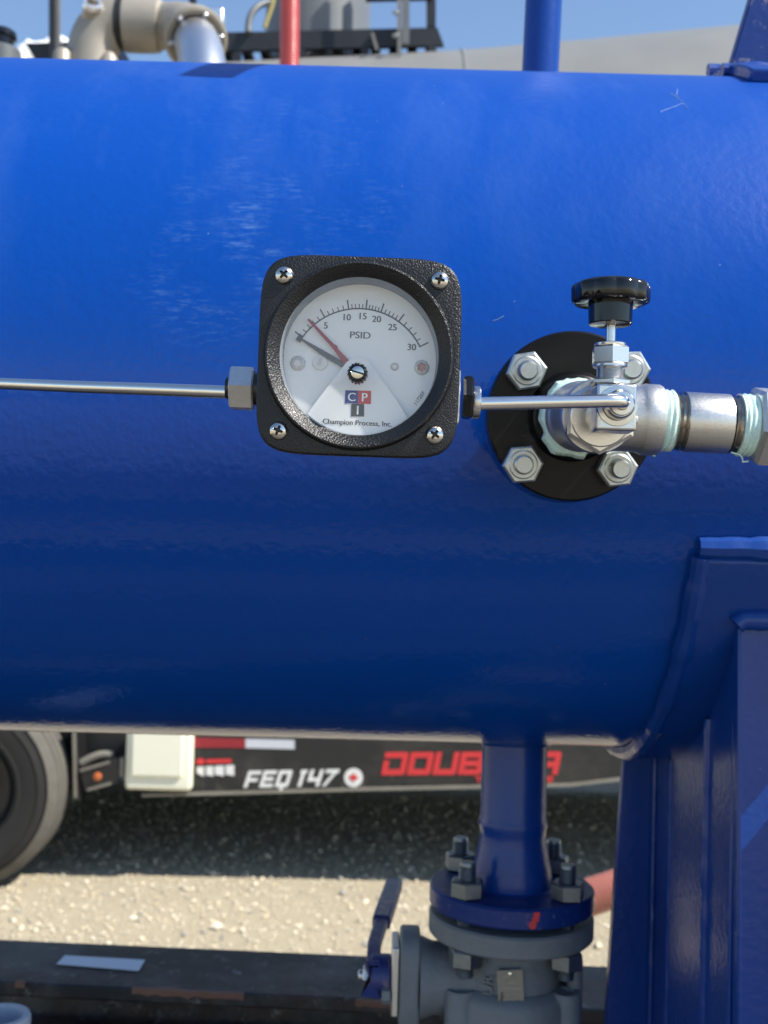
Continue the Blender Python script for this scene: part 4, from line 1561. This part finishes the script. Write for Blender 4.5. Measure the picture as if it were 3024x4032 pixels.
# spread points evenly along the outline
ol2 = []
seglen = [0]
for k in range(NL):
    x0, z0 = ol[k]
    x1, z1 = ol[(k + 1) % NL]
    seglen.append(seglen[-1] + math.hypot(x1 - x0, z1 - z0))
for k in range(NL):
    tgt = seglen[-1] * k / NL
    j = max(i for i in range(NL) if seglen[i] <= tgt)
    f = (tgt - seglen[j]) / max(1e-9, seglen[j + 1] - seglen[j])
    x0, z0 = ol[j]
    x1, z1 = ol[(j + 1) % NL]
    ol2.append((x0 + (x1 - x0) * f, z0 + (z1 - z0) * f))
ol = ol2
an_ = [math.atan2(z, x) for x, z in ol]
loops = []
for sc_, y in ((.86, .020), (.945, .019), (.965, .016), (.985, .004), (.99, .0022), (.985, .0009), (.973, .0002), (.962, 0)):
    loops.append([(x * sc_, y, z * sc_) for x, z in ol])
for r, y in ((.0423, 0), (.0420, -.0006), (.0417, -.0030), (.0413, -.0036), (.0406, -.0038), (.0401, -.0035), (.0357, .0000), (.0353, .0006)):
    loops.append([(r * math.cos(a), y, r * math.sin(a)) for a in an_])
m.loops(loops, True)
bz = obj('bezel', m, 'bezel_black', ga, local=True, smooth=28)
m = MB()
m.lathe([(.0353, .0006), (.0350, .0014), (.0346, .0124)], 'y', 96)
obj('gasket', m, 'gasket_grey', ga, local=True)
m = MB()
m.lathe([(.0347, .0123), (.0001, .0123)], 'y', 96)
dial = obj('dial', m, 'dial_white', ga, local=True)
m = MB()
m.lathe([(.0352, .0009), (.0001, .0009)], 'y', 96)
obj('lens', m, 'lens_glass', ga, local=True)
# scale
DH = .0121
dc = gl_(1411, 1484, DH)
kpx = (GY + DH - CAM.y) / FPX
RA = 271.5 * kpx
VALS = [(0, 146.5), (5, 121.5), (10, 100.2), (15, 85.7), (20, 73.0), (25, 56.2), (30, 28.4)]


def quad(p, q, w, y, mb):
    d = Vector((q.x - p.x, 0, q.z - p.z)).normalized()
    s_ = Vector((-d.z, 0, d.x)) * w / 2
    P, Q = Vector((p.x, y, p.z)), Vector((q.x, y, q.z))
    mb.add([P + s_, P - s_, Q - s_, Q + s_], [(0, 1, 2, 3)])


def pol(a, r, y=DH):
    return Vector((dc.x + r * math.cos(R_(a)), y, dc.z + r * math.sin(R_(a))))


m = MB()
n = 72
Li, Lo = [], []
for k in range(n + 1):
    a = 146.5 + (28.4 - 146.5) * k / n
    Li.append(pol(a, RA - 3 * kpx))
    Lo.append(pol(a, RA + 2.4 * kpx))
m.loops([Li, Lo], close=False)
obj('scale_arc', m, 'print_grey', dial, local=True, smooth=0)
for i, (v, a) in enumerate(VALS):
    m = MB()
    quad(pol(a, RA - 3 * kpx), pol(a, RA + 37 * kpx), 5.0 * kpx, DH - .00003, m)
    obj('tick', m, 'print_grey', dial, local=True, smooth=0)
    if i < 6:
        b = VALS[i + 1][1]
        for k in range(1, 5):
            f = k / 5
            if i == 0:
                f = f ** 1.0
            m = MB()
            quad(pol(a + (b - a) * f, RA), pol(a + (b - a) * f, RA + 18 * kpx), 3.4 * kpx, DH - .00003, m)
            obj('tick', m, 'print_grey', dial, local=True, smooth=0)


def gtext(body, px, py, mat, h=None, w=None, rot=0.0, name='numeral', y=DH, bold=0.0, parent=None):
    c = gl_(px, py, y)
    Mt = Matrix.Translation((c.x, y, c.z)) @ Matrix.Rotation(R_(rot), 4, 'Y')
    mb = text_mb(body, Mt, h * kpx if h else None, w * kpx if w else None)
    n0, v0, f0 = len(mb.v), list(mb.v), list(mb.f)
    for q, d in enumerate((-1, 1)):
        if bold:
            o_ = Vector((d * bold * kpx, -.000012 * (q + 1), 0))
            mb.add([v + o_ for v in v0], f0)
    return obj(name, mb, mat, parent or dial, local=True, smooth=0)


Z5 = lambda x, y: (1100 + x / 2.552, 1100 + y / 2.552)
for s_, zx, zy in (('5', 467, 463), ('10', 682, 380), ('15', 842, 370), ('20', 978, 398), ('25', 1137, 480), ('30', 1331, 680)):
    gtext(s_, *Z5(zx, zy), 'print_grey', h=25.5, bold=0.75)
gtext('PSID', *Z5(813, 560), 'print_grey', w=80, h=26.5, name='lettering', bold=0.7)
Z6 = lambda x, y: (1100 + x / 2.552, 1400 + y / 2.552)
gtext('Champion Process, Inc.', *Z6(783, 682), 'print_black', w=270, name='lettering', rot=.4, y=.0092, bold=0.6)
gtext('117207', *Z6(1408, 426), 'print_grey', w=58, name='lettering', rot=-56, bold=0.4)
for (nm, mt, pts) in (('logo_square', 'print_blue', ((663, 349), (792, 351), (790, 483), (659, 479))), ('logo_square', 'print_red', ((792.5, 351), (922, 354), (919, 487), (790.5, 483))), ('logo_square', 'print_black', ((723, 484), (852, 487.5), (850, 613), (720, 611)))):
    m = MB()
    P4 = [gl_(*Z6(*p), .0092) for p in pts]
    m.add([Vector((p.x, .00920, p.z)) for p in P4], [(0, 1, 2, 3)])
    obj(nm, m, mt, dial, local=True, smooth=0)
for ch, zx, zy, hh in (('C', 727, 416, 33), ('P', 858, 420, 33), ('I', 787, 548, 34)):
    gtext(ch, *Z6(zx, zy), 'print_white', h=hh, name='logo_letter', y=.00912, bold=0.9)
# white molded cover round the pointer hub
hubp = gl_(*Z5(787, 945), .0095)
m = MB()
pts = []
r_c = 62 * kpx
for k in range(21):
    a = R_(28 + (148 - 28) * k / 20)
    pts.append((hubp.x + r_c * math.cos(a), hubp.z + r_c * math.sin(a)))
pl = gl_(*Z6(272, 590), .0095)
pts.append((pl.x * .99, pl.z * .99))
a_s, a_e = math.atan2(pl.z, pl.x), None
pr2 = gl_(*Z6(1190, 470), .0095)
ang0 = math.degrees(math.atan2(pl.z, pl.x)) % 360
e1 = gl_(*Z6(1292, 632), .0095)
ang1 = math.degrees(math.atan2(e1.z, e1.x)) % 360
for k in range(1, 25):
    a = R_(ang0 + (ang1 - ang0) * k / 24)
    pts.append((.0342 * math.cos(a), .0342 * math.sin(a)))
pts.append((pr2.x, pr2.z))
p_ = gl_(*Z6(1110, 350), .0095)
pts.append((p_.x, p_.z))
m.prism([(x, .0094, z) for x, z in pts], (0, .0008, 0))
# the printed lower part lies on the cover
obj('hub_cover', m, 'cover_white', ga, local=True, smooth=0)
# pointers
def pointer(name, mat, pts, y, th=.0004):
    m = MB()
    P4 = [gl_(*Z5(*p), y) for p in pts]
    m.prism([(p.x, y, p.z) for p in P4], (0, th, 0))
    return obj(name, m, mat, ga, local=True, smooth=0)


pointer('grey_pointer', 'needle_grey', ((162, 606), (204, 544), (240, 572), (232, 596), (460, 722), (680, 850), (640, 892), (430, 765), (222, 612), (210, 634)), .0108)
pointer('red_pointer', 'needle_red', ((280, 405), (288, 395), (304, 398), (550, 652), (572, 660), (590, 688), (586, 695), (700, 812), (655, 862), (545, 705)), .0103)
# screws seen through the lens


def headmesh(r, h, inside, depth, n=72, k=14, fillr=.0):
    """round head with a recess; local y is away from the viewer"""
    m = MB()
    vs, rows = [], []
    for j in range(k + 1):
        f = j / k
        row = []
        for i in range(n):
            a = 2 * math.pi * i / n
            rr = r * f
            x, z = rr * math.cos(a), rr * math.sin(a)
            y = -h * (1 - f ** 2.4) ** .6
            if inside(x, z):
                y += depth
            row.append(len(vs))
            vs.append((x, y, z))
        rows.append(row)
    fs, mi = [], []
    for j in range(k):
        for i in range(n):
            q = (rows[j][i], rows[j][(i + 1) % n], rows[j + 1][(i + 1) % n], rows[j + 1][i])
            cx = sum(vs[t_][0] for t_ in q) / 4
            cz = sum(vs[t_][2] for t_ in q) / 4
            fs.append(q)
            mi.append(1 if inside(cx, cz) else 0)
    m.add(vs, fs)
    m.mi = mi
    return m


def cross(w, l):
    return lambda x, z: (abs(x) < w * (1.25 - .5 * abs(z) / l) and abs(z) < l) or (abs(z) < w * (1.25 - .5 * abs(x) / l) and abs(x) < l)


def place(m, c, rot, y):
    Mt = Matrix.Translation((c.x, y, c.z)) @ Matrix.Rotation(R_(rot), 4, 'Y')
    m.v = [Mt @ v for v in m.v]
    return m


for (px, py, rot) in ((1119, 1085, 40), (1730.5, 1105.5, 12), (1096.5, 1696, 20), (1711, 1713, 33)):
    c = gl_(px, py, 0)
    hm = place(headmesh(.0042, .0027, cross(.0006, .0021), .0012, 96, 30), c, rot, -.0002)
    obj('corner_screw', hm, ['screw_steel', 'recess_dark'], ga, local=True, smooth=45)
torx = lambda x, z: math.hypot(x, z) < .00185 * (1 + .13 * math.cos(6 * math.atan2(z, x)))
for (zx, zy, rot) in ((185, 842, 10), (1430, 885, 25)):
    c = gl_(*Z5(zx, zy), .0118)
    hm = place(headmesh(.0034, .0010, torx, .0008, 72, 20), c, rot, .0120)
    obj('dial_screw', hm, ['dial_screw', 'dial_screw_light' if zx < 800 else 'dial_screw_rust'], ga, local=True, smooth=45)
c = gl_(*Z5(1158, 876), .0118)
hm = place(headmesh(.0018, .0006, lambda x, z: math.hypot(x, z) < .0011, .0005, 48, 12), c, 0, .0120)
obj('dial_hole', hm, ['dial_screw', 'dial_screw_light'], ga, local=True)
c = gl_(*Z5(410, 838), .0118)
m = MB()
m.lathe([(.0033, .0120), (.0032, .0114), (.0001, .0113)], 'y', 40, Matrix.Translation((c.x, 0, c.z)))
bt_ = obj('peg', m, 'dial_screw_light', ga, local=True)
m = MB()
m.box((-.0008, .0110, -.0017), (.0008, .0112, .0017), Matrix.Translation((c.x - .0001, 0, c.z + .0004)) @ Matrix.Rotation(R_(16), 4, 'Y'))
obj('peg_slot', m, 'dial_screw', bt_, local=True)
# reset knob through the lens
hk = gl_(*Z5(786, 944), -.003)
m = MB()
loops = []
for (r, y, am) in ((.0046, .0010, 1), (.0046, -.0048, 1), (.0043, -.0058, 1), (.0036, -.0062, .3), (.0033, -.0062, 0), (.0032, -.0052, 0), (.0002, -.0052, 0)):
    loops.append([(hk.x + (r - .00045 * am * (.5 + .5 * math.cos(16 * a))) * math.cos(a), y, hk.z + (r - .00045 * am * (.5 + .5 * math.cos(16 * a))) * math.sin(a)) for a in [2 * math.pi * k / 160 for k in range(160)]])
m.loops(loops, True)
kb = obj('reset_knob', m, 'black_gloss', ga, local=True, smooth=40)
hm = place(headmesh(.0031, .0007, lambda x, z: abs(z) < .00034, .0006, 96, 30), hk, 14, -.0056)
obj('slotted_screw', hm, ['screw_steel', 'recess_dark'], kb, local=True, smooth=45)
# aluminium body behind the bezel, side ports
b0, b1 = gl_(1000, 1432, .03), gl_(1834, 1684, .03)
m = MB()
m.box((-.0467, .019, b1.z), (.0467, .050, b0.z))
obj('metal_body', m, 'aluminium_body', ga, local=True, bevel=.002, bseg=3)
m = MB()
m.box((-.034, .018, -.034), (.034, .045, .034))
obj('back_case', m, 'bezel_black', ga, local=True, bevel=.004)
pz = gl_(950, 1530, TUY - GY)
hz_ = gl_(956, 1530, TUY - GY).z
xa, xb = gl_(908, 1530, TUY - GY).x, gl_(1003, 1530, TUY - GY).x
ly = TUY - GY
lf = thing('tube_fitting', 'grey hexagon tube fitting with thin black ring on the left of the gauge', 'fitting', (GM @ Vector((xa, ly, hz_)))[:], (0, R_(0.62), 0))
FM = WM[lf.name]
FT = GM @ Matrix.Translation((0, ly, hz_))
m = MB()
m.hexa(.0192, xa, xb, 'x', 0.0, FT, ch=.0007)
obj('hexagon', m, 'hex_steel', lf, smooth=20)
m = MB()
m.lathe([(.0030, xa - .0024), (.0048, xa - .0022), (.0055, xa - .0008), (.0055, xa + .0002)], 'x', 40, FT)
obj('black_ring', m, 'black_ring', lf)
m = MB()
m.lathe([(.0078, xb - .0002), (.0078, -.0464)], 'x', 40, FT)
obj('neck', m, 'black_ring', lf)
rz_ = gl_(1850, 1567, ly).z
xc, xd, xe = gl_(1820, 1567, ly).x, gl_(1861, 1567, ly).x, gl_(1891, 1567, ly).x
rf = thing('tube_fitting', 'black hexagon tube fitting with silver collar on the right of the gauge', 'fitting', (GM @ Vector((xd, ly, rz_)))[:], (0, R_(0.62), 0))
FT = GM @ Matrix.Translation((0, ly, rz_))
m = MB()
m.hexa(.0192, xc, xd, 'x', 0.0, FT, ch=.0012)
obj('hexagon', m, 'black_gloss', rf, smooth=20)
m = MB()
m.lathe([(.0075, xd), (.0078, xd + .0006), (.0078, xe - .0006), (.0070, xe), (.003, xe)], 'x', 40, GM @ Matrix.Translation((0, ly, (GI @ g0).z + .0006)))
obj('collar', m, 'stainless', rf)
